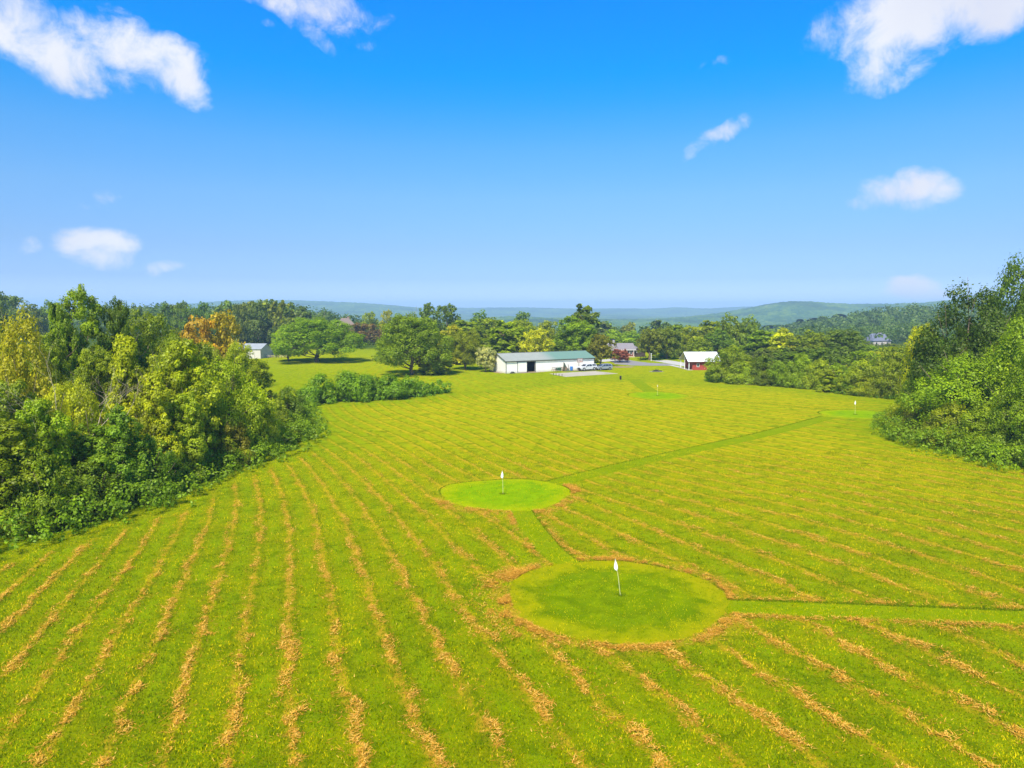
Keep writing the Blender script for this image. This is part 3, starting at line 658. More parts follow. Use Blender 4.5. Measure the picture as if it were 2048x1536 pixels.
T(1336, 226, 652, 52, 'dome', OL, 'dark spreading tree right of the house, right of the pair', group='dark trees beside the house')
T(855, 262, 604, 40, 'tall', DG, 'small dark treetop poking above the big round tree')
T(893, 268, 606, 72, 'round', DG, 'dark tree on the skyline right of the big round tree')
T(960, 275, 618, 60, 'round', DG, 'dark flat topped tree on the skyline left of the blue gap')
T(1046, 300, 622, 46, 'round', DG, 'small dark domed treetop behind the yellow green tree')
for px, d, tp, w, k, c, lb in [
 (1040, 245, 638, 80, 'round', LG, 'light green tree behind the gap in the barn trees'), (980, 250, 634, 80, 'round', G_, 'green tree in the second row left behind the barn'),
 (1095, 255, 640, 60, 'round', LG, 'light green rounded treetop behind the barn, second row'), (930, 240, 640, 80, 'oval', G_, 'green tree in the second row above the lawn tree'),
 (1225, 300, 658, 60, 'round', LG, 'light green tree behind the chimney of the red house'), (1262, 305, 660, 60, 'round', LG, 'light green treetop right of the house chimney'),
 (1350, 262, 648, 60, 'oval', G_, 'green tree right behind the dark pair by the house'), (1385, 250, 650, 70, 'round', LG, 'rounded green tree behind the white roofed shed'),
 (1420, 255, 640, 60, 'oval', G_, 'green tree above the white roofed shed'), (1460, 240, 624, 70, 'round', G_, 'tall green tree group left behind the right hand shrubs'),
 (1497, 236, 628, 62, 'round', OL, 'tall dull green tree next to the tallest behind the shrubs'), (1440, 232, 655, 70, 'round', DG, 'dark green tree right of the white roofed shed'),
 (1395, 225, 672, 60, 'round', G_, 'green tree directly behind the white roofed shed'), (1530, 215, 660, 70, 'oval', G_, 'green tree left of the yellow green one in the belt'),
 (1566, 205, 654, 54, 'oval', YEL, 'yellow green tree standing out in the shrub belt'), (1590, 200, 690, 56, 'round', YG, 'lower yellow green tree right of the standout one'),
 (1360, 240, 690, 50, 'shrub', DG, 'dark bush by the driveway, left of the shed'), (1330, 236, 700, 50, 'shrub', G_, 'green bush under the dark pair of trees'),
 (725, 330, 645, 90, 'round', (.22, .14, .03), 'reddish brown tree between the lawn trees'), (766, 250, 700, 34, 'shrub', LG, 'small light bush left of the big round tree'),
 (690, 300, 662, 40, 'oval', G_, 'green tree at the foot of the far brick house'), (606, 340, 612, 40, 'oval', FAR, 'dull tree behind the top of the spreading tree'),
 (740, 360, 622, 40, 'round', LG, 'light rounded treetop near the far brick house'), (775, 350, 618, 34, 'round', YG, 'yellowish treetop left above the big round tree'),
 (800, 330, 632, 60, 'round', G_, 'green tree left behind the big round tree')]:
    T(px, d, tp, w, k, c, lb, lod='mid')
# woods to the left behind the sheds
for i in range(30):
    px = rnd.uniform(430, 600); d = rnd.uniform(300, 420); T(px, d, 606 + rnd.uniform(-8, 30) + (14 if px > 575 else 0), rnd.uniform(45, 70), 'round', rnd.choice([FAR, DG, FAR, OL]), 'dark green tree of the dense far wood behind the pale shed', group='far wood behind the pale shed', lod='far')
for px, tp, w in [(330, 602, 46), (365, 600, 40), (408, 602, 34), (272, 605, 50), (345, 606, 50), (20, 588, 80), (60, 600, 60), (0, 582, 50), (385, 608, 50), (100, 598, 50), (240, 612, 40), (425, 622, 40), (480, 604, 44), (515, 598, 50), (545, 600, 44)]:
    T(px, rnd.uniform(290, 340), tp, w, 'round', rnd.choice([FAR, DG]), 'dark green tree of the row on the left skyline', group='tree row on the left skyline', lod='mid')
# middle distance across the valley
for i in range(70):
    d = rnd.uniform(290, 520); px = rnd.uniform(560, 1560)
    h = rnd.uniform(12, 18); x = at(px, d)
    if h + float(H(x, d)) > zt(640, d): continue
    T(px, d, 0, rnd.uniform(10, 16) / d * F, rnd.choice(['round', 'oval']), rnd.choice([FAR, G_, OL, LG, FAR]), 'green tree in the valley behind the barn and house', group='valley trees behind the barn', lod='far', h=h)
# shrub belt on the right between shed and wood
BELT = [(1456, 148, 686, 88, 'shrub', G_, 'big domed vine covered bush beside the red shed'), (1480, 144, 720, 60, 'shrub', LG, 'lighter bush at the right foot of the domed bush'),
 (1528, 150, 706, 70, 'shrub', DG, 'dark bush right of the domed bush'), (1560, 146, 722, 60, 'shrub', G_, 'green bush in the belt below the yellow green tree'),
 (1600, 142, 700, 70, 'shrub', G_, 'green bush in the belt, right of the yellow green tree'), (1640, 140, 712, 70, 'shrub', LG, 'light green bush in the middle of the belt'),
 (1632, 134, 736, 60, 'cone', LG, 'pointed light green sapling in front of the belt'), (1680, 136, 722, 74, 'shrub', G_, 'arching vine covered bush in the belt'),
 (1720, 130, 716, 74, 'shrub', LG, 'light green bush near the right end of the belt'), (1765, 124, 712, 80, 'shrub', G_, 'green bush at the right end of the belt'),
 (1700, 126, 752, 60, 'shrub', LG, 'low light green mound in front of the belt'), (1660, 130, 756, 60, 'shrub', G_, 'low green mound in front of the belt centre'),
 (1750, 116, 756, 60, 'shrub', DG, 'low dark bush in front of the belt end'), (1428, 158, 724, 30, 'shrub', DG, 'dark bush against the wall of the red shed'),
 (1505, 143, 738, 60, 'shrub', DG, 'low dark bush on the field edge of the belt'), (1585, 140, 748, 60, 'shrub', DG, 'low dark bush on the field edge, middle of the belt'),
 (1800, 112, 730, 70, 'shrub', LG, 'light green bush joining belt and right wood'), (1790, 150, 690, 80, 'round', G_, 'green tree behind the right end of the belt'),
 (1730, 165, 700, 80, 'round', G_, 'green tree behind the belt near its right end'), (1650, 175, 694, 80, 'round', DG, 'dark tree behind the middle of the belt')]
for px, d, tp, w, k, c, lb in BELT: T(px, d, tp, w, k, c, lb, 'bush' if k == 'shrub' else 'tree', 'bush' if k == 'shrub' else 'leafy_tree', lod='near' if k == 'shrub' else None)
for i in range(34):
    d = rnd.uniform(175, 330); px = rnd.uniform(1540, 1900); T(px, d, rnd.uniform(650, 705) if px < 1700 else rnd.uniform(676, 712), rnd.uniform(11, 16) / d * F, 'round', rnd.choice([G_, FAR, OL, DG, YG]), 'green tree of the slope wood behind the shrub belt', group='slope wood behind the shrub belt', lod='mid' if d < 250 else 'far')

# --- the vine hedge: one thing
rng = np.random.default_rng(11)
lob = []
for px, py, top, d_ in [(612, 812, 750, 0), (640, 812, 768, 1), (668, 808, 766, 1), (692, 806, 758, 0), (712, 804, 741, 0), (735, 803, 752, 1), (752, 803, 775, -1), (770, 801, 748, 0), (795, 800, 752, 0), (815, 797, 762, 0), (835, 795, 765, 0), (855, 792, 765, 0), (875, 790, 768, 0), (890, 788, 774, 0), (680, 808, 785, -1), (725, 806, 778, -1), (800, 800, 778, -1), (845, 795, 780, -1)]:
    x, y = gp(px, py); y += 2.5 + d_ * 1.2; x = at(px, y); h = zt(top, y, px)
    for k in range(3):
        r = h * rng.uniform(.34, .46); lob.append((x + rng.normal(0, 1.3), y + rng.normal(0, .8), (h - r) * (1 if k == 0 else rng.uniform(.3, .8)), r))
for px in range(612, 898, 7):
    x, y = gp(px, 810 - (px - 612) * .078); y += rng.uniform(1.2, 4.2); x = at(px, y); r = rng.uniform(.9, 1.35); lob.append((x, y, rng.uniform(.7, 1.7), r))
C, Nn, Sz, V, Tt = puff_leaves(rng, lob, 8, 80, .30, subk=.45, spray=.16); g = C[:, 2] > 0; ox, oy = lob[20][0], lob[20][1]
hed = link('vine_hedge', leaves_mesh('vine_hedge', C[g] - [ox, oy, 0], Nn[g], Sz[g], V[g], Tt[g], M_LEAF, rng), None, (ox, oy, 0)); hed.color = (.185, .320, .007, 1)
tag(hed, 'long bright green vine covered hedge at the back of the field', 'hedge')

# --- undergrowth along both wood edges
def edge_stuff(name, pl, hts, back, col, seed, ls=.24, dens=1.9):
    rng = np.random.default_rng(seed); P = [np.array(gp(*p)) for p in pl]; lob = []
    for i in range(len(P) - 1):
        a, b = P[i], P[i + 1]; n = max(2, int(np.linalg.norm(b - a) / 1.1)); dd = (b - a) / np.linalg.norm(b - a); nn = np.array([-dd[1], dd[0]]) * back
        for k in range(n):
            for j in range(4):
                h = (hts[0] + (hts[1] - hts[0]) * rng.random()) * (.62 + .22 * j); q = a + (b - a) * (k + rng.random()) / n + nn * (h * .35 + j * 1.0 + rng.normal(0, .2))
                lob.append((q[0], q[1], h * .42, h * .55))
    C, Nn, Sz, V, Tt = puff_leaves(rng, lob, 3, int(34 * dens), ls, subk=.5, spray=.4); g = C[:, 2] > 0
    o = link(name, leaves_mesh(name, C[g], Nn[g], Sz[g], V[g], Tt[g], M_LEAF, rng)); o.color = (*col, 1); return tag(o, kind='stuff')
edge_stuff('undergrowth', [(-200,1190),(0,1126),(100,1096),(200,1068),(300,1035),(380,1012)], (1.5, 2.3), 1, (.18, .30, .006), 3)
edge_stuff('undergrowth', [(380,1010),(420,984),(480,956),(560,926),(610,901),(655,878),(647,845),(634,815)], (1.2, 2.0), 1, (.19, .30, .006), 4)
edge_stuff('undergrowth', [(1738,845),(1748,876),(1798,896),(1880,917),(1960,937),(2048,952),(2200,975)], (1.5, 2.3), 1, (.20, .31, .006), 5)
edge_stuff('undergrowth', [(1408,765),(1500,769),(1600,777),(1680,789),(1750,797),(1790,803)], (.9, 1.8), 1, (.13, .25, .01), 6, .28, .7)
edge_stuff('undergrowth', [(632,810),(700,805),(800,800),(850,796),(898,787)], (.6, 1.2), 1, (.13, .27, .01), 8, .28, .6)

# --- bare twiggy tree at the left
def bare_tree(px, d, top, seed, label, spread=.5, base_h=0):
    rng = random.Random(seed); x = at(px, d); h = zt(top, d, px) * .62; m = MB()
    def grow(p, dr, ln, r, dep):
        q = p + dr * ln; mid = p + dr * ln * .5 + Vector((rng.uniform(-1, 1), rng.uniform(-1, 1), 0)) * ln * .06
        m.tube([p, mid, q], [r, r * .82, r * .62], 5 if dep < 3 else 3, cap=False)
        if dep >= 6: return
        for _ in range(2 if dep else 4):
            nd = (dr + Vector((rng.gauss(0, spread), rng.gauss(0, spread), rng.gauss(.12, spread * .5)))).normalized()
            grow(q, nd, ln * rng.uniform(.62, .86), r * .60, dep + 1)
    grow(Vector((0, 0, -.3)), Vector((.05, 0, 1)), h * .42, .085, 0)
    r = empty('bare_tree', (x, d, 0), label, 'tree'); m.build('trunk', M_DEAD, r, True); return r
bare_tree(128, 55.5, 668, 5, 'pale bare branched tree in front of the golden tree')
bare_tree(172, 60, 688, 9, 'second bare twiggy tree, between the golden and the pointed tree', .55)
bare_tree(1880, 82, 832, 12, 'bare brown brush standing in the right wood edge', .8)

# --- distant wooded slope (leafy crowns) and distant woods (canopy)
rng = np.random.default_rng(21)
def far_wood(name, lo, hi, n, seed, amin=-.62, amax=.72, skip=None):
    rng = np.random.default_rng(seed); Cs, Ns, Ss, Vs, Ts = [], [], [], [], []
    a = rng.uniform(amin, amax, n); y = np.sqrt(rng.uniform(lo ** 2, hi ** 2, n)); x = a * y
    for i in range(n):
        if skip and skip(x[i], y[i]): continue
        z = float(H(x[i], y[i])); h = rng.uniform(9, 15); w = rng.uniform(4, 7.5); k = 120 if y[i] < 560 else 70
        hue = rng.normal(0, .2); ls = 1.35 if y[i] < 560 else 2.0
        D = rng.normal(size=(k, 3)); D[:, 2] = np.abs(D[:, 2]) * 1.1 - .25; D /= np.linalg.norm(D, axis=1, keepdims=True)
        bump = 1 + .22 * np.sin(D[:, 0] * 5 + i) * np.cos(D[:, 1] * 6 + i * 2) + rng.normal(0, .07, k)
        p = np.array([x[i], y[i], z + h * .5]) + D * bump[:, None] * np.array([w, w, h * .52])
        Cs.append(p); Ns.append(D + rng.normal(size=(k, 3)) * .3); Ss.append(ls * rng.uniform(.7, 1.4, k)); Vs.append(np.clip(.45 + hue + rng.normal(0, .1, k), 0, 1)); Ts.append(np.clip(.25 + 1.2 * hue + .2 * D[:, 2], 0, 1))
    C, Nn, Sz, V, Tt = map(np.concatenate, (Cs, Ns, Ss, Vs, Ts))
    o = link(name, leaves_mesh(name, C, Nn, Sz, V, Tt, M_LEAF, rng, .8)); o.color = (.115, .185, .022, 1); return tag(o, kind='stuff')
far_wood('hillside_wood', 400, 860, 2600, 31, skip=lambda x, y: abs(x / y - (1757 - CX) / F) < .026 and 404 < y < 452)

def worley(x, y, cell):
    """height of a cap per jittered cell: a tree canopy seen from far"""
    ix, iy = np.floor(x / cell), np.floor(y / cell); best = np.full(x.shape, 9.0); bid = np.zeros(x.shape)
    for dx in (-1, 0, 1):
        for dy in (-1, 0, 1):
            cx, cy = ix + dx, iy + dy; h1 = np.sin(cx * 127.1 + cy * 311.7) * 43758.5453; h1 -= np.floor(h1); h2 = np.sin(cx * 269.5 + cy * 183.3) * 43758.5453; h2 -= np.floor(h2)
            d = ((cx + h1 - x / cell) ** 2 + (cy + h2 - y / cell) ** 2); m = d < best; best = np.where(m, d, best); bid = np.where(m, (h1 * 7 + h2 * 3) % 1, bid)
    return np.sqrt(np.clip(1 - best, 0, 1)), bid
an = np.linspace(-.80, .80, 1300); rr = [780.0]
while rr[-1] < 6400: rr.append(rr[-1] * 1.0055)
rr = np.array(rr); A, R = np.meshgrid(an, rr); XX, YY = A * R, R + 0 * A
cp, bid = worley(XX, YY, 13.0); c2, b2 = worley(XX + 500, YY, 60.0)
ZZ = H(XX, YY) + 5 + cp * 7 * (.6 + .8 * bid) + c2 * 5
Vv = np.column_stack([XX.ravel(), YY.ravel(), ZZ.ravel()]); na, nr = len(an), len(rr)
ii = (np.arange(nr - 1)[:, None] * na + np.arange(na - 1)[None]).ravel(); fc = np.stack([ii, ii + 1, ii + na + 1, ii + na], 1)
mw, t, o = newmat('distant_canopy'); b = N(t, 'ShaderNodeBsdfDiffuse'); L(t, b.outputs[0], o.inputs[0])
g = N(t, 'ShaderNodeNewGeometry'); av = N(t, 'ShaderNodeAttribute'); av.attribute_name = 'v'
cc = ramp(t, av.outputs['Fac'], [(0, (.022, .062, .016)), (.5, (.055, .115, .020)), (.85, (.115, .180, .020)), (1, (.19, .21, .03))])
cc = mixc(t, sstep(t, noise(t, g.outputs['Position'], .004, 4), .45, .65), cc, (.028, .060, .014)); L(t, cc, b.inputs[0])
me = mesh_np('distant_woods', Vv, fc, mw, 4, {'v': ('POINT', (bid * .7 + b2 * .3).ravel())}, True)
tag(link('distant_woods', me), kind='stuff')

# ------------------------------------------------------------------ buildings
def ribbed(name, col, pitch=.3, axis_=0, rough=.45, dirt=None, patch=None, metal=0.0):
    m, t, o = newmat(name); b = N(t, 'ShaderNodeBsdfPrincipled'); L(t, b.outputs[0], o.inputs[0])
    c = N(t, 'ShaderNodeTexCoord'); s = N(t, 'ShaderNodeSeparateXYZ'); L(t, c.outputs['Object'], s.inputs[0])
    w = math_(t, 'FRACT', math_(t, 'DIVIDE', s.outputs[axis_], pitch)); rib = sstep(t, math_(t, 'ABSOLUTE', math_(t, 'SUBTRACT', w, .5)), .36, .46)
    n = noise(t, c.outputs['Object'], .7, 6, .65)
    base = ramp(t, n, [(.3, tuple(x * .9 for x in col)), (.7, tuple(min(1, x * 1.06) for x in col))])
    if patch:                                        # second roof colour, blended in towards one end
        base = mixc(t, sstep(t, math_(t, 'ADD', s.outputs[0], math_(t, 'MULTIPLY', n, 2.0)), patch[1], patch[1] + 5), base, patch[0])
    if dirt: base = mixc(t, sstep(t, s.outputs[2], .7, 0.0, 0, .6), base, dirt)
    base = mixc(t, math_(t, 'MULTIPLY', rib, .25), base, tuple(x * .7 for x in col))
    L(t, base, b.inputs['Base Color']); b.inputs['Roughness'].default_value = rough; b.inputs['Metallic'].default_value = metal
    bp = N(t, 'ShaderNodeBump'); bp.inputs['Strength'].default_value = .6; bp.inputs['Distance'].default_value = .03; L(t, rib, bp.inputs['Height']); L(t, bp.outputs[0], b.inputs['Normal'])
    return m
M_WHITE = ribbed('white_metal_siding', (.80, .765, .68), .45, 0, .5, dirt=(.38, .33, .22))
M_WHITEG = ribbed('white_metal_gable', (.80, .77, .70), .45, 1, .5, dirt=(.38, .33, .22))
M_ROOFG = ribbed('grey_green_roof', (.27, .28, .235), .6, 0, .65, patch=((.120, .215, .160), 12.0))
M_TRIM = simple('dark_trim', (.06, .06, .055), .6); M_DARK = simple('dark_interior', (.018, .016, .014), .9)
M_GRAVEL = simple('gravel', (.23, .205, .17), .95, var=.25, scale=1.5); M_CONC = simple('concrete', (.37, .32, .235), .9, var=.14, scale=.35, dirt=(.27, .235, .165))
M_RED = simple('red_boards', (.30, .045, .03), .8, var=.2); M_BRICK = simple('brown_brick', (.19, .055, .04), .85, var=.3, scale=6)
M_BROWN = simple('dark_timber', (.05, .033, .026), .85, var=.3); M_SHING = simple('lilac_grey_shingles', (.20, .18, .185), .9, var=.2, scale=4)
M_WROOF = ribbed('white_metal_roof', (.66, .66, .64), .4, 0, .35); M_GROOF = ribbed('pale_grey_roof', (.30, .31, .30), .4, 0, .4)
M_WPAINT = simple('white_paint', (.72, .71, .68), .5, var=.04); M_GLASS = simple('window_glass', (.03, .035, .04), .08, var=.2, spec=.8)
M_WOOD = simple('weathered_wood', (.20, .13, .08), .9, var=.3); M_SOIL = simple('bare_soil', (.24, .17, .09), .95, var=.3, scale=2)

def gable_building(root, Lx, Dy, He, Hr, wallF, wallG, roofm, over=.25, th=.09, doors=(), opening=None):
    """front wall on y=0 running along x; ridge along x. opening=(x0,x1,h) in the front wall"""
    m = MB(); t = .12
    if opening:
        a, b_, h = opening
        m.box(0, a, 0, t, 0, He).box(b_, Lx, 0, t, 0, He).box(a, b_, 0, t, h, He)
    else: m.box(0, Lx, 0, t, 0, He)
    m.box(0, Lx, Dy - t, Dy, 0, He); m.build('front_wall', wallF, root)
    g = MB(); pl = [(t, 0), (Dy - t, 0), (Dy - t, He), (Dy / 2, Hr - .02), (t, He)]
    g.prism(pl, 'x', .004, t); g.prism(pl, 'x', Lx - t, Lx - .004); g.build('gable_wall', wallG, root)
    r = MB(); sl = (Hr - He) / (Dy / 2); o = over; e = He - o * sl
    r.prism([(-o, e + .01), (Dy / 2, Hr + .01), (Dy / 2, Hr + .01 + th), (-o, e + .01 + th)], 'x', -o, Lx + o)
    r.prism([(Dy / 2 + .002, Hr + .01), (Dy + o, e + .01), (Dy + o, e + .01 + th), (Dy / 2 + .002, Hr + .01 + th)], 'x', -o, Lx + o)
    rf = r.build('roof', roofm, root)
    return rf
BZ = math.atan2(.47, .883)
bx, by = gp(1012, 747)
barn = empty('barn', (bx, by, 0), 'long white metal barn with a grey green roof and one open sliding door', 'barn', rz=BZ)
LB_, DB_ = 27.0, 9.4
rf = gable_building(barn, LB_, DB_, 3.15, 4.75, M_WHITE, M_WHITEG, M_ROOFG, opening=(6.0, 8.5, 2.75))
MB().tube([(-.27, DB_ / 2, 4.84), (LB_ + .27, DB_ / 2, 4.84)], .10, 6).build('ridge_cap', M_TRIM, rf)
for vx in (5.5, 12.2, 17.5): MB().tube([(vx, DB_ / 2 + .3, 4.6), (vx, DB_ / 2 + .3, 5.02)], .17, 8).build('roof_vent', M_TRIM, rf)
MB().box(3.0, 8.6, -.14, -.02, 2.78, 2.94).build('door_rail', M_TRIM, barn)
d_ = MB().box(3.35, 6.0, -.10, -.015, .12, 2.77).build('sliding_door', M_WHITE, barn); MB().box(3.28, 3.36, -.13, -.01, .1, 2.8).build('door_edge', M_TRIM, d_)
MB().box(8.5, 8.66, -.06, -.004, 0, 2.78).build('door_frame', M_TRIM, barn); MB().box(-.06, .10, -.06, -.004, 0, 3.1).build('corner_trim', M_TRIM, barn)
MB().box(LB_ - .1, LB_ + .05, -.06, -.004, 0, 3.1).build('corner_trim', M_TRIM, barn)
MB().box(-.25, LB_ + .25, -.36, -.29, 2.92, 3.06).build('gutter', M_TRIM, barn)
for a_, b_, z0, z1 in ((-.3, DB_ / 2, 3.04, 4.78), (DB_ / 2, DB_ + .3, 4.78, 3.04)):
    MB().tube([(-.28, a_, z0), (-.28, b_, z1)], .07, 5).build('barge_board', M_TRIM, barn)
gd = MB().box(-.05, -.004, 4.6, 5.6, .05, 2.15).build('side_door', simple('off_white_door', (.55, .54, .50), .6), barn)
MB().box(-.07, -.052, 4.7, 4.8, 1.0, 1.1).build('handle', M_TRIM, gd)
MB().box(.2, LB_ - .2, .3, DB_ - .3, .02, .06).build('barn_floor', M_SOIL, barn)
MB().box(.2, LB_ - .2, 5.2, 5.3, .06, 3.0).build('partition', M_DARK, barn)
MB().box(2.0, 2.1, .3, 5.2, .06, 3.0).box(12.0, 12.1, .3, 5.2, .06, 3.0).build('partition', M_DARK, barn)
def bl(x, y, z=0):                                 # barn-local to world
    c, s = math.cos(BZ), math.sin(BZ); return (bx + x * c - y * s, by + x * s + y * c, z)
def patch(name, poly, z, mat, kind='structure'):
    me = bpy.data.meshes.new(name); c = np.mean(poly, 0); n = len(poly)
    me.from_pydata([(c[0], c[1], z)] + [(x, y, z) for x, y in poly], [], [(0, 1 + k, 1 + (k + 1) % n) for k in range(n)]); me.materials.append(mat)
    return tag(link(name, me), kind=kind)
def blob(c, rx, ry, rot, seed, n=22, k=.25):
    r = random.Random(seed); return [(c[0] + (rx * math.cos(t) * math.cos(rot) - ry * math.sin(t) * math.sin(rot)) * q, c[1] + (rx * math.cos(t) * math.sin(rot) + ry * math.sin(t) * math.cos(rot)) * q) for t, q in ((2 * math.pi * i / n, 1 + r.uniform(-k, k)) for i in range(n))]
patch('bare_ground', blob(bl(6.5, -.7), 5.0, .75, BZ, 1), .012, M_SOIL); patch('bare_ground', blob(bl(-.7, 4.0), .8, 3.0, BZ, 2), .014, M_SOIL)
patch('bare_ground', blob(bl(24, -1.9), 8.5, 1.6, BZ, 4), .013, simple('worn_grass', (.16, .15, .08), .95, var=.3))
pad = [gp(1099, 747.5), gp(1131, 753.8), gp(1236, 747.5), gp(1190, 742.6)]
mb = MB(); mb.prism(pad, 'z', -.05, .055); tag(mb.build('concrete_pad', M_CONC), kind='structure')

# things standing along the barn wall
def stand(name, px, py, label, cat, rz=0, group=None):
    x, y = gp(px, py); return empty(name, (x, y, 0), label, cat, group, rz)
M_BLUE = simple('blue_plastic', (.03, .15, .42), .5); M_IRON = simple('rusty_iron', (.20, .07, .045), .8, var=.4); M_GREENP = simple('green_paint', (.03, .11, .06), .6, var=.3)
# hay rake / implement frame
o = empty('farm_implement', bl(14.9, -1.0), 'low red and green farm implement with spoked frames by the barn wall', 'farm implement', rz=BZ)
m = MB(); m.tube([(-1.9, 0, 1.0), (-.5, 0, 1.02)], .06).tube([(.9, 0, 1.02), (2.0, 0, 1.0)], .06)
for x in (-1.85, -1.2, -.6, 1.0, 1.5, 1.95): m.tube([(x - .2, .25, 0), (x, 0, 1.0), (x + .22, -.25, 0)], .045)
m.tube([(-1.9, 0, .55), (-.5, 0, .55)], .045); m.tube([(.9, 0, .55), (2.0, 0, .55)], .045); m.build('side_frame', M_IRON, o)
m = MB()
for cx in (-.25, .35, .8):
    ring = [(cx + .48 * math.cos(a), .0, .62 + .48 * math.sin(a)) for a in np.linspace(0, 2 * math.pi, 17)]; m.tube(ring, .04, 5, cap=False)
    for a in np.linspace(0, math.pi, 5)[:-1]: m.tube([(cx + .48 * math.cos(a), 0, .62 + .48 * math.sin(a)), (cx - .48 * math.cos(a), 0, .62 - .48 * math.sin(a))], .025, 4)
m.build('rake_wheel', M_GREENP, o)
m = MB(); m.box(-.6, 1.1, .15, .5, .3, .85); m.build('tool_body', M_GREENP, o, bevel=.05)
# leaning pile
o = empty('scrap_pile', bl(17.5, -.9), 'tall leaning pile of boards and pipes under dark netting by the barn', 'scrap pile', rz=BZ)
m = MB()
for i in range(9):
    a = -.8 + i * .19; m.tube([(a, -.4 + .03 * i, 0), (-.65 + i * .07, .35, 2.3 - .13 * i)], .055, 5)
m.build('leaning_boards', M_WOOD, o); m = MB()
m.add([(-.95, -.5, 0), (.9, -.5, 0), (.8, .5, 0), (-.85, .5, 0), (-.75, .1, 2.1), (-.45, .3, 2.25), (-.1, .2, 1.5), (.45, .25, .8)], [(0, 1, 7), (0, 7, 6), (0, 6, 5), (0, 5, 4), (0, 4, 3), (3, 4, 5), (3, 5, 2), (5, 6, 2), (6, 7, 2), (7, 1, 2), (0, 3, 2, 1)])
m.build('netting', simple('dark_netting', (.06, .075, .045), .95, var=.4), o)
o = empty('prop_post', bl(18.5, -.8), 'thin leaning timber post between the scrap pile and the blue barrel', 'post', rz=BZ)
MB().tube([(0, 0, 0), (-.12, .5, 1.75)], .06).build('post', M_WOOD, o); MB().tube([(-.35, .4, 1.2), (.2, .4, 1.3)], .04).build('cross_piece', M_WOOD, o)
# barrel
o = empty('blue_barrel', bl(19.2, -.75), 'bright blue plastic barrel at the white barn wall', 'barrel')
prof = [(.0, .02), (.30, .02), (.36, .06), (.38, .3), (.36, .34), (.38, .38), (.39, .62), (.37, .66), (.39, .7), (.38, 1.02), (.33, 1.1), (.0, 1.1)]
m = MB(); n = 18
vs = [(r * math.cos(2 * math.pi * k / n), r * math.sin(2 * math.pi * k / n), z) for r, z in prof for k in range(n)]
m.add(vs, [(i * n + k, i * n + (k + 1) % n, (i + 1) * n + (k + 1) % n, (i + 1) * n + k) for i in range(len(prof) - 1) for k in range(n)]); m.build('drum', M_BLUE, o, True)
MB().tube([(.18, 0, 1.1), (.18, 0, 1.14)], .05, 8).build('bung', M_TRIM, o)
# basketball hoop
o = empty('basketball_hoop', bl(21.3, -1.2), 'basketball hoop on a rusty post by the white pickup', 'basketball hoop', rz=BZ)
m = MB(); m.tube([(0, .1, 0), (0, .1, 2.35), (0, -.35, 2.75)], .07); m.build('post', M_IRON, o)
bk = MB(); bk.box(-.85, .85, -.42, -.38, 2.25, 3.2); bk = bk.build('backboard', simple('clear_board', (.42, .36, .33), .3), o)
f = MB()
for (x0, x1, z0, z1) in ((-.88, .88, 3.17, 3.25), (-.88, .88, 2.2, 2.28), (-.88, -.8, 2.28, 3.17), (.8, .88, 2.28, 3.17), (-.28, .28, 2.72, 2.77)): f.box(x0, x1, -.45, -.422, z0, z1)
f.build('board_frame', M_IRON, bk); ring = [(.23 * math.cos(a), -.72 + .23 * math.sin(a), 2.4) for a in np.linspace(0, 2 * math.pi, 15)]; MB().tube(ring, .025, 5, cap=False).build('rim', simple('orange_rim', (.5, .12, .03), .5), o)
# stubs of posts on the pad's edge
for i, px in enumerate((1107, 1112, 1118, 1124)):
    o = stand('short_post', px, 751.6 - [1.2, .8, .2, -.3][i] + .6, ['leftmost of four short dark posts at the end of the concrete pad', 'second from the left of four short posts at the concrete pad', 'third from the left of four short posts at the concrete pad', 'rightmost of four short dark posts at the end of the concrete pad'][i], 'post', group='short posts at the concrete pad')
    MB().tube([(0, 0, 0), (.02, 0, .48)], .075, 8).build('post_shaft', M_TRIM, o); MB().box(-.10, .12, -.1, .1, .48, .54).build('post_cap', M_WOOD, o)
o = empty('tyre_pile', bl(1.6, -.6), 'dark heap of old tyres on the ground at the barn corner', 'tyre pile', rz=BZ)
for cx, z in ((-.35, .12), (.35, .12), (0, .34)):
    ring = [(cx + .3 * math.cos(a), .3 * math.sin(a), z) for a in np.linspace(0, 2 * math.pi, 15)]; MB().tube(ring, .12, 7, cap=False).build('tyre', M_TRIM, o)
o = stand('trash_bin', 1241, 759.5, 'slim black post bin standing alone at the field edge', 'bin')
MB().tube([(0, 0, .0), (0, 0, .12)], .16, 10).build('base', M_TRIM, o); MB().tube([(0, 0, .12), (0, 0, .2), (0, 0, .8), (0, 0, .86)], [.16, .21, .23, .21], 12).build('body', M_DARK, o); MB().tube([(0, 0, .86), (0, 0, .93)], [.235, .08], 12).build('lid', M_TRIM, o)
# fire pit
x, y = gp(1312, 743); patch('bare_ground', blob((x, y), 1.9, 1.5, 0, 9), .012, simple('ash_ground', (.20, .19, .15), .95))
o = empty('fire_pit', (x, y, 0), 'blackened fire pit with charred logs on the grass before the house', 'fire pit')
m = MB()
for a in np.linspace(0, 2 * math.pi, 13)[:-1]:
    c, s = math.cos(a) * .8, math.sin(a) * .8; m.box(c - .17, c + .17, s - .15, s + .15, 0, .2)
m.build('stone_ring', simple('sooty_stone', (.07, .065, .06), .9), o, bevel=.04)
m = MB(); m.tube([(-.75, .1, .2), (.7, -.1, .42)], .11).tube([(-.2, -.6, .2), (.1, .5, .5)], .1).tube([(.9, .3, .12), (1.6, .1, .12)], .13); m.build('log', M_DARK, o)

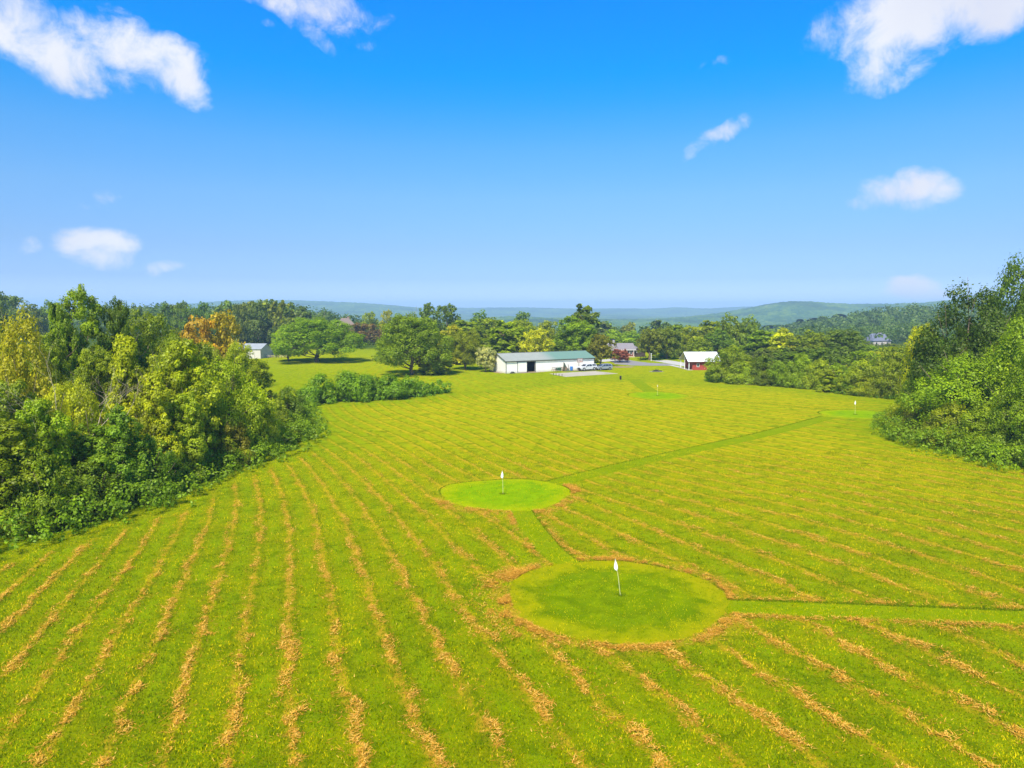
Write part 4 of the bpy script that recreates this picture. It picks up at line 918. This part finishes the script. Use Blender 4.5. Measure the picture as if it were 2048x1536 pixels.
# ---- vehicles
def car_glass(): return M_GLASS
M_CARW = simple('white_car_paint', (.55, .55, .55), .25, var=.02, spec=.6); M_CARS = simple('silver_car_paint', (.33, .36, .40), .25, metal=.4, var=.03, spec=.6)
M_TYRE = simple('tyre_rubber', (.02, .02, .02), .85); M_RIM = simple('alloy', (.42, .42, .43), .35, metal=.7); M_LAMP = simple('headlamp_glass', (.6, .6, .58), .1, spec=.8); M_TAIL = simple('tail_lamp', (.4, .02, .02), .3)
M_PLAST = simple('black_plastic', (.025, .025, .027), .6)
def vehicle(name, px, py, rz, label, cat, paint, lower, cabin, glass, Wd, wb, wr, Ln, bed=None):
    """side outlines in (x, z); front of the car at -x"""
    x, y = gp(px, py); o = empty(name, (x, y, 0), label, cat, None, rz)
    def shell(poly, y0, y1, taper=0):                # outline extruded across, narrowed towards the top
        n = len(poly); zt_ = max(p[1] for p in poly); zb = min(p[1] for p in poly); m = MB()
        def yy(z, s): return s * (y1 - taper * (z - zb) / max(zt_ - zb, .01))
        m.add([(p[0], yy(p[1], -1), p[1]) for p in poly] + [(p[0], yy(p[1], 1), p[1]) for p in poly], [tuple(range(n)), tuple(range(n, 2 * n))[::-1]] + [((i + 1) % n, i, n + i, n + (i + 1) % n) for i in range(n)]); return m
    body = shell(lower, 0, Wd / 2, .03).build('body', paint, o, bevel=.04)
    cab = shell(cabin, 0, Wd / 2 - .05, .17).build('cabin', paint, o, bevel=.04)
    for g_ in glass:
        zt_ = max(p[1] for p in cabin); zb = min(p[1] for p in cabin); n = len(g_)
        for s in (-1, 1):
            def yy(z): return s * (Wd / 2 - .05 + .012 - .17 * (z - zb) / (zt_ - zb))
            MB().add([(p[0], yy(p[1]), p[1]) for p in g_] + [(p[0], yy(p[1]) - s * .03, p[1]) for p in g_], [tuple(range(n)), tuple(range(n, 2 * n))[::-1]] + [((i + 1) % n, i, n + i, n + (i + 1) % n) for i in range(n)]).build('window', M_GLASS, o)
    # windscreen and rear glass from the cabin outline
    def screen(a, b):
        (x0, z0), (x1, z1) = a, b; zt_ = max(p[1] for p in cabin); zb = min(p[1] for p in cabin); d = Vector((x1 - x0, 0, z1 - z0)).normalized(); nn = Vector((-d.z, 0, d.x)); nn = nn if nn.z > 0 else -nn
        v = []
        for (xx, zz), k in (((x0, z0), .12), ((x1, z1), .12)):
            w = Wd / 2 - .05 - .17 * (zz - zb) / (zt_ - zb) - k; v += [Vector((xx, -w, zz)) + nn * .015, Vector((xx, w, zz)) + nn * .015]
        a_, b_, c_, d2 = v; lo = [q - nn * .03 for q in v]; MB().add([a_, b_, d2, c_, lo[0], lo[1], lo[3], lo[2]], [(0, 1, 2, 3), (4, 7, 6, 5), (0, 4, 5, 1), (1, 5, 6, 2), (2, 6, 7, 3), (3, 7, 4, 0)]).build('windscreen', M_GLASS, o)
    def li(a, b, t): return (a[0] + (b[0] - a[0]) * t, a[1] + (b[1] - a[1]) * t)
    screen(li(cabin[0], cabin[1], .12), li(cabin[0], cabin[1], .9)); screen(li(cabin[-1], cabin[-2], .15), li(cabin[-1], cabin[-2], .85))
    for wx in wb:
        for s in (-1, 1):
            w = MB(); R = wr; pr = [(R * .6, -.11), (R * .95, -.115), (R, -.08), (R, .08), (R * .95, .115), (R * .6, .11)]; n = 20
            def rev(pr): return [(wx + r * math.cos(2 * math.pi * k / n), s * (Wd / 2 - .10) + q, wr + r * math.sin(2 * math.pi * k / n)) for r, q in pr for k in range(n)]
            w.add(rev(pr), [(i * n + k, i * n + (k + 1) % n, (i + 1) * n + (k + 1) % n, (i + 1) * n + k) for i in range(len(pr) - 1) for k in range(n)]); wo_ = w.build('wheel', M_TYRE, o, True)
            rm = MB(); pr2 = [(.0, .06), (R * .15, .06), (R * .2, .03), (R * .55, .02), (R * .62, .10), (R * .62, -.1), (.0, -.1)]; pr2 = [(a, b * s) for a, b in pr2]
            rm.add(rev(pr2), [(i * n + k, i * n + (k + 1) % n, (i + 1) * n + (k + 1) % n, (i + 1) * n + k) for i in range(len(pr2) - 1) for k in range(n)]); rm.build('rim', M_RIM, wo_, True)
            MB().tube([(wx + (R + .05) * math.cos(a), s * (Wd / 2 + .004), wr + (R + .05) * math.sin(a)) for a in np.linspace(-.1, math.pi + .1, 12)], .045, 5).build('wheel_arch', M_PLAST, o)
    for s in (-1, 1):
        MB().box(-Ln / 2 - .03, -Ln / 2 + .18, s * Wd * .36 - .17, s * Wd * .36 + .17, .78, .93).build('headlight', M_LAMP, o, bevel=.02)
        MB().box(Ln / 2 - .1, Ln / 2 + .02, s * Wd * .42 - .09, s * Wd * .42 + .09, .78, 1.0).build('tail_light', M_TAIL, o)
        MB().box(cabin[0][0] + .28, cabin[0][0] + .42, s * (Wd / 2 + .08) - .1, s * (Wd / 2 + .08) + .1, 1.12, 1.28).build('side_mirror', M_PLAST, o, bevel=.02)
    MB().box(-Ln / 2 - .06, -Ln / 2 + .1, -Wd * .24, Wd * .24, .62, .9).build('grille', M_PLAST, o); MB().box(-Ln / 2 - .08, -Ln / 2 + .1, -Wd * .46, Wd * .46, .38, .58).build('front_bumper', M_PLAST, o, bevel=.04)
    MB().box(-wb[1] + wr + .15 if False else wb[0] + wr + .1, wb[1] - wr - .1, -Wd / 2 - .005, Wd / 2 + .005, .32, .44).build('side_step', M_PLAST, o)
    return o
vehicle('pickup_truck', 1174, 741, math.radians(33), 'white pickup truck with a covered bed parked beside the barn end', 'pickup truck', M_CARW,
  [(-2.7, .45), (-2.72, .95), (-2.55, 1.08), (-1.35, 1.17), (2.66, 1.2), (2.7, .5), (1.4, .38), (-1.4, .38)],
  [(-1.42, 1.14), (-.62, 1.74), (.2, 1.86), (1.1, 1.84), (2.45, 1.76), (2.64, 1.18)],
  [[(-.98, 1.2), (-.5, 1.66), (-.02, 1.7), (-.02, 1.2)], [(.06, 1.2), (.06, 1.7), (.85, 1.72), (1.0, 1.2)], [(1.15, 1.26), (1.15, 1.7), (2.3, 1.66), (2.4, 1.26)]], 1.95, (-1.75, 1.7), .42, 5.44)
vehicle('silver_suv', 1207, 740, math.radians(24), 'silver grey estate car parked nose to the white pickup', 'car', M_CARS,
  [(-2.38, .4), (-2.42, .75), (-2.25, .93), (-1.2, 1.05), (2.3, 1.08), (2.38, .5), (1.4, .32), (-1.4, .32)],
  [(-1.38, 1.02), (-.48, 1.6), (.3, 1.72), (1.5, 1.7), (2.0, 1.6), (2.34, 1.06)],
  [[(-.9, 1.08), (-.38, 1.54), (.1, 1.6), (.1, 1.08)], [(.18, 1.08), (.18, 1.6), (1.0, 1.6), (1.05, 1.08)], [(1.14, 1.1), (1.1, 1.6), (1.75, 1.53), (2.05, 1.1)]], 1.86, (-1.42, 1.42), .36, 4.76)

# ---- red house with lilac grey roof
hx, hy = at(1220, 236), 236
o = empty('red_brick_house', (hx, hy, 0), 'low brown brick house with a lilac grey shingle roof behind the drive', 'house', rz=math.radians(4))
gable_building(o, 8.6, 8.0, 2.7, 4.5, M_BRICK, M_BRICK, M_SHING, over=.5)
ww = empty('x', (0, 0, 0)); bpy.data.objects.remove(ww)
for x0 in (5.3, 6.2, 7.1):
    w_ = MB().box(x0, x0 + .7, -.05, -.004, .9, 2.0).build('window', M_GLASS, o); MB().box(x0 - .07, x0 + .77, -.07, -.05, .82, .9).box(x0 - .07, x0, -.07, -.05, .9, 2.07).box(x0 + .7, x0 + .77, -.07, -.05, .9, 2.07).box(x0, x0 + .7, -.07, -.05, 2.0, 2.07).build('frame', M_WPAINT, w_)
MB().box(-.5, 9.1, -.60, -.52, 2.36, 2.52).build('fascia', M_WPAINT, o); MB().tube([(8.3, -.45, 0), (8.3, -.45, 2.4)], .09, 8).build('porch_post', M_WPAINT, o)
c_ = MB().box(1.8, 2.7, 4.6, 5.4, 3.6, 5.7).build('chimney', simple('pale_stone', (.35, .34, .36), .9), o); MB().box(1.7, 2.8, 4.5, 5.5, 5.7, 5.82).build('chimney_cap', M_TRIM, c_)
MB().box(6.2, 8.4, -1.6, -.6, 0, .35).build('porch_step', simple('tan_stone', (.42, .33, .2), .9), o)
wg = MB(); wg.prism([(8.62, 0), (12.6, 0), (12.6, 2.0), (10.4, 3.25), (8.62, 2.4)], 'y', .6, 7.0); wg = wg.build('brown_wing', M_BROWN, o)
w_ = MB().box(9.3, 9.75, .54, .596, 1.5, 2.1).build('window', M_GLASS, wg); MB().box(9.22, 9.3, .52, .54, 1.42, 2.18).box(9.75, 9.83, .52, .54, 1.42, 2.18).box(9.3, 9.75, .52, .54, 1.42, 1.5).box(9.3, 9.75, .52, .54, 2.1, 2.18).build('frame', M_WPAINT, w_)
MB().prism([(8.9, 2.62), (10.4, 3.3), (12.95, 1.85), (12.95, 1.97), (10.4, 3.45), (8.9, 2.76)], 'y', .3, 7.2).build('wing_roof', M_SHING, wg)
# fence right of the house
o = empty('rail_fence', (at(1282, 226), 226, 0), 'low pale rail fence right of the brick house', 'fence', rz=.1)
for i in range(6): MB().box(i * .9, i * .9 + .12, 0, .12, 0, 1.05).build('fence_post', M_WOOD, o)
MB().box(-.1, 4.8, .125, .17, .9, 1.0).box(-.1, 4.8, .125, .17, .45, .53).build('rail', M_WOOD, o)
o = empty('lamp_post', (at(1304, 218), 218, 0), 'slim white post at the lawn edge before the dark trees', 'post'); MB().tube([(0, 0, 0), (0, 0, 2.3)], .09, 8).build('shaft', M_WPAINT, o); MB().box(-.2, .2, -.2, .2, 2.3, 2.4).build('cap', M_WPAINT, o)
# ---- red shed with white roof
sx0, sy0 = at(1380, 184), 184
o = empty('red_shed', (sx0, sy0, 0), 'red boarded shed with a white metal roof half hidden by bushes', 'shed', rz=math.radians(3))
m = MB(); m.prism([(0, 0), (6.5, 0), (6.5, 4.6), (3.1, 4.6), (0, 2.3)], 'y', 0, .1) if False else None
m = MB().box(1.15, 8.5, .4, .52, 0, 2.25).box(1.15, 8.5, 7.3, 7.42, 0, 2.25).box(1.15, 1.27, .525, 7.295, 0, 2.25); wl = m.build('wall', M_RED, o)
MB().prism([(.53, 2.26), (7.29, 2.26), (3.9, 4.2)], 'x', 1.2, 1.3).build('gable_board', M_RED, o)
m = MB(); m.prism([(-.35, 2.28), (3.9, 4.62), (3.9, 4.70), (-.35, 2.36)], 'x', -.35, 8.8); m.prism([(3.902, 4.62), (8.2, 2.28), (8.2, 2.36), (3.902, 4.70)], 'x', -.35, 8.8); m.build('roof', M_WROOF, o)
for yy in (0, 3.8, 7.4): MB().box(0, .16, yy, yy + .16, 0, 2.36 if yy != 3.8 else 4.3).build('porch_post', M_WPAINT, o)
w_ = MB().box(2.35, 2.9, .34, .396, .95, 1.75).build('window', M_GLASS, o); MB().box(2.27, 2.35, .32, .34, .87, 1.83).box(2.9, 2.98, .32, .34, .87, 1.83).box(2.35, 2.9, .32, .34, 1.75, 1.83).box(2.35, 2.9, .32, .34, .87, .95).build('frame', M_WPAINT, w_)
MB().box(-.3, 1.14, .0, 7.6, 0, .10).build('porch_floor', M_CONC, o)
# ---- pale shed on the left
o = empty('pale_metal_shed', (at(466, 230), 230, 0), 'pale cream metal shed with a grey roof at the back of the left lawn', 'shed', rz=math.radians(-6))
gable_building(o, 9.2, 8.0, 3.15, 4.7, simple('cream_siding', (.50, .46, .38), .6, var=.06), simple('cream_gable', (.48, .44, .37), .6, var=.06), M_GROOF, over=.3)
MB().box(1.4, 2.3, -.06, -.004, 0, 2.0).build('side_door', M_TRIM, o); MB().box(9.1, 9.26, -.06, -.004, 0, 3.1).build('corner_trim', M_TRIM, o)
# low pale pen with stacked posts right of that shed
o = empty('pole_fence', (at(526, 232), 232, 0), 'low pale pole fence between the cream shed and the spreading tree', 'fence', rz=-.05)
for i in range(9): MB().box(i * .95, i * .95 + .13, 0, .13, 0, 1.0).build('fence_post', M_WOOD, o)
MB().box(0, 7.8, .14, .2, .8, .92).box(0, 7.8, .14, .2, .35, .46).build('rail', simple('pale_pole', (.42, .36, .26), .9), o)
for k, (px, c, lb, ct) in enumerate([(537, (.35, .35, .33), 'grey covered trailer parked behind the pole fence', 'trailer')]):
    o = empty('covered_trailer', (at(px, 238), 238, 0), lb, ct, rz=.2); MB().box(-1.6, 1.6, -.9, .9, .6, 2.3).build('body', simple('trailer_skin', c, .5), o, bevel=.15); MB().tube([(-.3, -.95, .35), (-.3, .95, .35)], .33, 12).build('wheel', M_TYRE, o); MB().tube([(1.6, 0, .6), (2.5, 0, .5)], .06).build('tow_bar', M_TRIM, o)
# ---- two far houses
def far_house(px, d, topy, boty, w, label, wall, roof, rz, hipw):
    z0 = zt(boty, d, px) - 2; zt_ = zt(topy, d, px); h = zt_ - z0; o = empty('far_house', (at(px, d), d, z0), label, 'house', None, rz)
    He = h * .52; MB().box(-w / 2, w / 2, -4, 4, 0, He).build('wall', wall, o)
    r = MB().add([(-w/2-.5, -4.5, He), (w/2+.5, -4.5, He), (w/2+.5, 4.5, He), (-w/2-.5, 4.5, He), (-w/2*hipw, 0, h), (w/2*hipw, 0, h)], [(0, 1, 5, 4), (1, 2, 5), (2, 3, 4, 5), (3, 0, 4), (0, 3, 2, 1)]).build('roof', roof, o)
    for q in (-.32, 0, .3):
        f_ = MB().box(w * q - .6, w * q + .6, -4.06, -4.004, He * .45, He * .8).build('window', M_GLASS, o); MB().box(w * q - .72, w * q - .6, -4.09, -4.03, He * .45, He * .8).box(w * q + .6, w * q + .72, -4.09, -4.03, He * .45, He * .8).build('frame', M_WPAINT, f_)
    MB().box(w * .18, w * .18 + 1.1, 1, 2, h * .6, h * 1.08).build('chimney', wall, r)
far_house(1757, 440, 667, 690, 13, 'pale house with a blue grey roof among the trees of the right hill', simple('pale_render', (.45, .40, .36), .8), simple('blue_grey_shingles', (.13, .14, .19), .85), .25, .75)
far_house(690, 372, 636, 662, 9, 'brown brick house with a reddish roof beyond the spreading lawn tree', simple('far_brick', (.27, .18, .13), .85), simple('red_brown_roof', (.19, .14, .115), .85), .5, .4)

# ---- driveway
M_DRIVE = simple('driveway_gravel', (.215, .20, .19), .95, var=.15, scale=.6); M_PALE = simple('pale_concrete', (.40, .38, .33), .9, var=.1)
def road(name, pl, w, z, mat):
    v, f = band_mesh(strip(pl, w), z); me = bpy.data.meshes.new(name); me.from_pydata(v, [], f); me.materials.append(mat); return tag(link(name, me), kind='structure')
patch('driveway', [gp(*p) for p in [(1222,722),(1236,718),(1252,719),(1275,723),(1300,726),(1330,727),(1352,730),(1340,731.5),(1300,731.5),(1262,731),(1230,728)]], .02, M_DRIVE)
patch('driveway', [gp(*p) for p in [(1196,720),(1228,717),(1240,719),(1226,722),(1205,724)]], .024, M_PALE)
road('driveway', [(1318,720.5),(1340,724),(1356,727),(1385,732)], 6, .016, M_PALE)
road('driveway', [(1340,730),(1356,733.5),(1372,737),(1390,739.5)], 1.6, .028, M_PALE)
patch('bare_ground', [gp(*p) for p in [(1222,733.5),(1240,732.5),(1270,733),(1262,735),(1235,735.5)]], .014, M_SOIL)

# ---- golf flags
M_FLAG = simple('white_flag_cloth', (.80, .80, .80), .8, var=.02); M_POLE = simple('pale_pole_paint', (.62, .60, .25), .5, var=.1)
def flag(px, py, ht, lean, label, fl=1.0, seed=1):
    x, y = gp(px, py); o = empty('golf_flag', (x, y, 0), label, 'golf flag', 'golf flags')
    top = (lean[0], lean[1], ht); MB().tube([(0, 0, -.1), (lean[0] * .45, lean[1] * .45, ht * .5), top], [.017, .015, .013], 7).build('pole', M_POLE, o)
    m = MB(); fx = top[0]; n = 7; hts = [0, -.10, -.22, -.36, -.50, -.60, -.66]; wid = [.02, .07, .13, .19, .22, .15, .03]
    vs = []
    for s in (0, 1):
        for k in range(n):
            z = ht + hts[k] * fl - .02; px_ = lean[0] * z / ht
            for q in range(4):
                u = q / 3; vs.append((px_ - .02 + (-.55 + 1.0 * u) * wid[k] * fl + .02 * math.sin(k + q * 2), lean[1] * z / ht - .03 + .05 * math.sin(u * 9 + k) * (.3 + k * .12) + s * .012, z - .05 * u * fl))
    fs = []
    for s in (0, 1):
        for k in range(n - 1):
            for q in range(3):
                a = s * n * 4 + k * 4 + q; f = (a, a + 1, a + 5, a + 4); fs.append(f if s else f[::-1])
    for k in range(n - 1):
        for q in (0, 3): a = k * 4 + q; b = a + n * 4; fs.append((a, a + 4, b + 4, b) if q else (a, b, b + 4, a + 4))
    for q in range(3):
        for k in (0, n - 1): a = k * 4 + q; b = a + n * 4; fs.append((a, b, b + 1, a + 1))
    m.add(vs, fs); m.build('flag', M_FLAG, o, True); MB().tube([(0, 0, -.05), (0, 0, .028)], [.08, .07], 10).build('cup', M_DARK, o)
    return x, y
FL = [flag(1241, 1191, 2.15, (-.32, .0), 'white flag on a thin leaning pole in the nearest putting green'), flag(1006, 988, 2.1, (-.05, 0), 'white flag on a thin pole in the second, left putting green'),
      flag(1710, 829, 2.2, (-.05, 0), 'white flag far right, close to the bushes'), flag(1315, 791.5, 2.1, (-.03, 0), 'white flag of the far green below the driveway', .55)]

# ------------------------------------------------------------------ blades: grass, tufts, hay
def att_mat(name, c0, c1, c2, trans=.25):
    m, t, o = newmat(name); av = N(t, 'ShaderNodeAttribute'); av.attribute_name = 'v'; c = ramp(t, av.outputs['Fac'], [(0, c0), (.55, c1), (1, c2)])
    d = N(t, 'ShaderNodeBsdfDiffuse'); tr = N(t, 'ShaderNodeBsdfTranslucent'); L(t, c, d.inputs[0]); L(t, c, tr.inputs[0]); mx = N(t, 'ShaderNodeMixShader'); mx.inputs[0].default_value = trans
    L(t, d.outputs[0], mx.inputs[1]); L(t, tr.outputs[0], mx.inputs[2]); L(t, mx.outputs[0], o.inputs[0]); return m
M_BLADE = att_mat('grass_blades', (.060, .110, .0005), (.245, .285, .0005), (.64, .49, .003)); M_HAY = att_mat('dry_hay', (.30, .145, .010), (.62, .310, .028), (.88, .52, .10), .15)
M_TALL = att_mat('uncut_grass', (.07, .135, .002), (.13, .205, .002), (.20, .26, .003))
def blades(name, x, y, z, ln, wd, ang, tilt, v, mat):
    """single curved blades as triangles; tilt 0 = upright, 1 = lying"""
    n = len(x); dx, dy = np.cos(ang), np.sin(ang); up = ln * (1 - tilt) + .01; hor = ln * tilt
    B0 = np.stack([x - dy * wd / 2, y + dx * wd / 2, z], 1); B1 = np.stack([x + dy * wd / 2, y - dx * wd / 2, z], 1); Tp = np.stack([x + dx * hor, y + dy * hor, z + up], 1)
    V = np.stack([B0, B1, Tp], 1).reshape(-1, 3); return tag(link(name, mesh_np(name, V, np.arange(3 * n).reshape(-1, 3), mat, 3, {'v': ('FACE', v)})), kind='stuff')
def vnoise(x, y, s, seed=0):
    x = x / s + seed * 17.3; y = y / s + seed * 9.1; ix, iy = np.floor(x), np.floor(y); fx, fy = x - ix, y - iy; fx, fy = fx * fx * (3 - 2 * fx), fy * fy * (3 - 2 * fy)
    def h(a, b): q = np.sin(a * 127.1 + b * 311.7) * 43758.5453; return q - np.floor(q)
    return (h(ix, iy) * (1 - fx) + h(ix + 1, iy) * fx) * (1 - fy) + (h(ix, iy + 1) * (1 - fx) + h(ix + 1, iy + 1) * fx) * fy
rng = np.random.default_rng(77)
def scatter(n, y0, y1, half=.80, p=1.0):
    y = (y0 ** p + (y1 ** p - y0 ** p) * rng.random(n)) ** (1 / p); return (rng.random(n) * 2 - 1) * y * half, y
def in_any(P, polys, pad=0):
    k = np.zeros(len(P), bool)
    for G in polys: k |= sdpoly(P, G) > -pad
    return k
# grass blades over the near field
x, y = scatter(420000, 19, 78, p=.4); P = np.stack([x, y], 1); sd_ = sdpoly(P, FIELD); k = sd_ > -1; k &= ~(in_any(P, GREENS, 0) & (rng.random(len(x)) < .35)); x, y = x[k], y[k]
g = vnoise(x, y, .8) * .6 + vnoise(x, y, .25, 3) * .4; n = len(x); big = y / 40
blades('grass', x, y, np.zeros(n), (.05 + .16 * g ** 1.5) * (.7 + .6 * rng.random(n)), (.026 + .024 * rng.random(n)) * (.7 + big * .5), rng.random(n) * 6.28, rng.uniform(.25, .8, n), np.clip(vnoise(x, y, 2.5, 5) * .35 + vnoise(x, y, .8, 21) * .35 + vnoise(x, y, .3, 15) * .25 - .10 + rng.normal(.08, .24, n) + .004 * (y - 30), 0, 1), M_BLADE)
# hay along the windrows
def hayrow(n, y0, y1, w, ln, seed, lift=1.0, thr=.34):
    x, y = scatter(n * 6, y0, y1, p=.45); P = np.stack([x, y], 1); r = rowf(x, y) + (vnoise(x, y, 1.5, 2) - .5) * .34 + (vnoise(x, y, .5, 6) - .5) * .16; fr = np.abs(r - np.round(r))
    # heaps: clumpy along the row
    cl = vnoise(x, y, 1.6, 4) * .35 + vnoise(x, y, .62, 8) * .40 + vnoise(x, y, .27, 9) * .25; wv = w * (.25 + 1.5 * cl)
    pr = np.exp(-(fr / wv) ** 2) * np.clip((cl - thr) * 7, 0.03, 1) + .10 * np.exp(-(fr / .26) ** 2) * (vnoise(x, y, .5, 14) > .6)
    sd_ = sdpoly(P, FIELD); k = (rng.random(len(x)) < pr) & (sd_ > 1.5) & ~in_any(P, GREENS + PATHS, .25); return x[k], y[k], cl[k], fr[k] / w
xs, ys, cs, fs_ = hayrow(120000, 19, 76, .085, .2, 1, thr=.42); m_ = len(xs)
hgt = np.clip(.17 * (cs * 1.3) * np.exp(-fs_ ** 2), .01, .2) * rng.random(m_) * (ys < 60)
blades('hay', xs, ys, hgt + .02, rng.uniform(.10, .30, m_), .016 + .018 * rng.random(m_) + ys * .0003, rng.random(m_) * 6.28, rng.uniform(.75, 1.0, m_), np.clip(rng.normal(.5, .25, m_) + hgt * 1.2, 0, 1), M_HAY)
# hay pushed up around the greens and path edges
def along(poly, n, off, spread, closed=True, seed=0, k0=0, k1=1):
    Q = np.array(poly); Q2 = np.vstack([Q, Q[:1]]) if closed else Q; seg = np.diff(Q2, axis=0); ln = np.linalg.norm(seg, axis=1); cum = np.concatenate([[0], np.cumsum(ln)]); s = (k0 + (k1 - k0) * rng.random(n)) * cum[-1]
    i = np.clip(np.searchsorted(cum, s) - 1, 0, len(ln) - 1); t = (s - cum[i]) / ln[i]; p = Q2[i] + seg[i] * t[:, None]; nn = np.stack([seg[i][:, 1], -seg[i][:, 0]], 1) / ln[i][:, None]; return p + nn * (off + rng.normal(0, spread, n))[:, None], s
ALL = []
def ringhay(poly, n, off, sp, closed=True, k0=0, k1=1, avoid=None):
    p, s = along(poly, n, off, sp, closed, 0, k0, k1); cl = vnoise(p[:, 0], p[:, 1], .9, 12) * .55 + vnoise(p[:, 0], p[:, 1], .3, 13) * .45; k = rng.random(n) < np.clip((cl - .40) * 5, .04, 1)
    if avoid: k &= ~in_any(p, avoid, .05)
    ALL.append(p[k])
ringhay(GREENS[0], 15000, .32, .26, avoid=PATHS[:2] + GREENS[:1]); ringhay(GREENS[0], 7000, .8, .6, k0=.40, k1=.62, avoid=PATHS[:2] + GREENS[:1]); ringhay(GREENS[1], 7000, .6, .5, k0=.55, k1=1.0, avoid=PATHS[:3] + GREENS[:2]); ringhay(GREENS[1], 5000, .4, .3, k0=0, k1=.1, avoid=PATHS[:3] + GREENS[:2])
for pi, (nA, nB) in enumerate([(1600, 3500), (2500, 4500)]):
    h_ = len(PATHS[pi]) // 2; A_, B_ = PATHS[pi][:h_], PATHS[pi][h_:]
    ringhay(A_, nA, -.3, .22, False, avoid=PATHS[:2] + GREENS[:2]); ringhay(B_, nB, -.3, .24, False, avoid=PATHS[:2] + GREENS[:2])
Q = np.vstack(ALL); m_ = len(Q); hh = .13 * rng.random(m_) ** 1.3
blades('hay', Q[:, 0], Q[:, 1], hh + .02, rng.uniform(.08, .28, m_), .016 + .018 * rng.random(m_) + Q[:, 1] * .0003, rng.random(m_) * 6.28, rng.uniform(.75, 1, m_), np.clip(rng.normal(.48, .25, m_), 0, 1), M_HAY)
# taller uncut grass left standing at the mower's edge
ALL = []
def upright(poly, n, off, sp, closed=False, k0=0, k1=1, avoid=None):
    p, s = along(poly, n, off, sp, closed, 0, k0, k1)
    if avoid: p = p[~in_any(p, avoid, -.02)]
    ALL.append(p)
for pi, n_, side in ((1, 6000, 0), (2, 4500, 0), (0, 1500, 0)):
    h_ = len(PATHS[pi]) // 2; poly = PATHS[pi][:h_] if side == 0 else PATHS[pi][h_:]; upright(poly, n_, -.08, .11, avoid=PATHS + GREENS)
upright(GREENS[1], 1500, .05, .06, True, 0.02, .52, avoid=PATHS + GREENS); upright(GREENS[0], 500, .05, .08, True, .62, .92, avoid=PATHS + GREENS); upright(GREENS[0], 500, .05, .06, True, .08, .33, avoid=PATHS + GREENS)
upright(GREENS[2], 1500, .05, .1, True, 0, .5, avoid=PATHS + GREENS); upright(GREENS[3], 1500, .05, .1, True, 0, .5, avoid=PATHS + GREENS)
ln_ = [gp(1365, 793), gp(1450, 800), gp(1560, 810), gp(1660, 820)]; upright([tuple(q) for q in ln_], 1500, 0, .12)
Q = np.vstack(ALL)
for fx_, fy_ in FL: Q = np.vstack([Q, np.array([fx_, fy_]) + rng.normal(0, .13, (260, 2)) * [1.4, 1]])
m_ = len(Q); blades('uncut_grass', Q[:, 0], Q[:, 1], np.zeros(m_), rng.uniform(.05, .12, m_), .02 + .014 * rng.random(m_) + Q[:, 1] * .0004, rng.random(m_) * 6.28, rng.uniform(.05, .5, m_), rng.random(m_), M_TALL)

# ------------------------------------------------------------------ haze: one box of thin even air
m, t, o = newmat('haze'); pv = N(t, 'ShaderNodeVolumePrincipled'); pv.inputs['Color'].default_value = (.50, .76, 1.0, 1); pv.inputs['Density'].default_value = 2.3e-4; pv.inputs['Anisotropy'].default_value = 0.0
L(t, pv.outputs[0], o.inputs['Volume'])
hb = MB().box(-9300, 9300, -500, 9300, -62, 112).build('haze', m); hb['kind'] = 'stuff'; hb.display_type = 'WIRE'
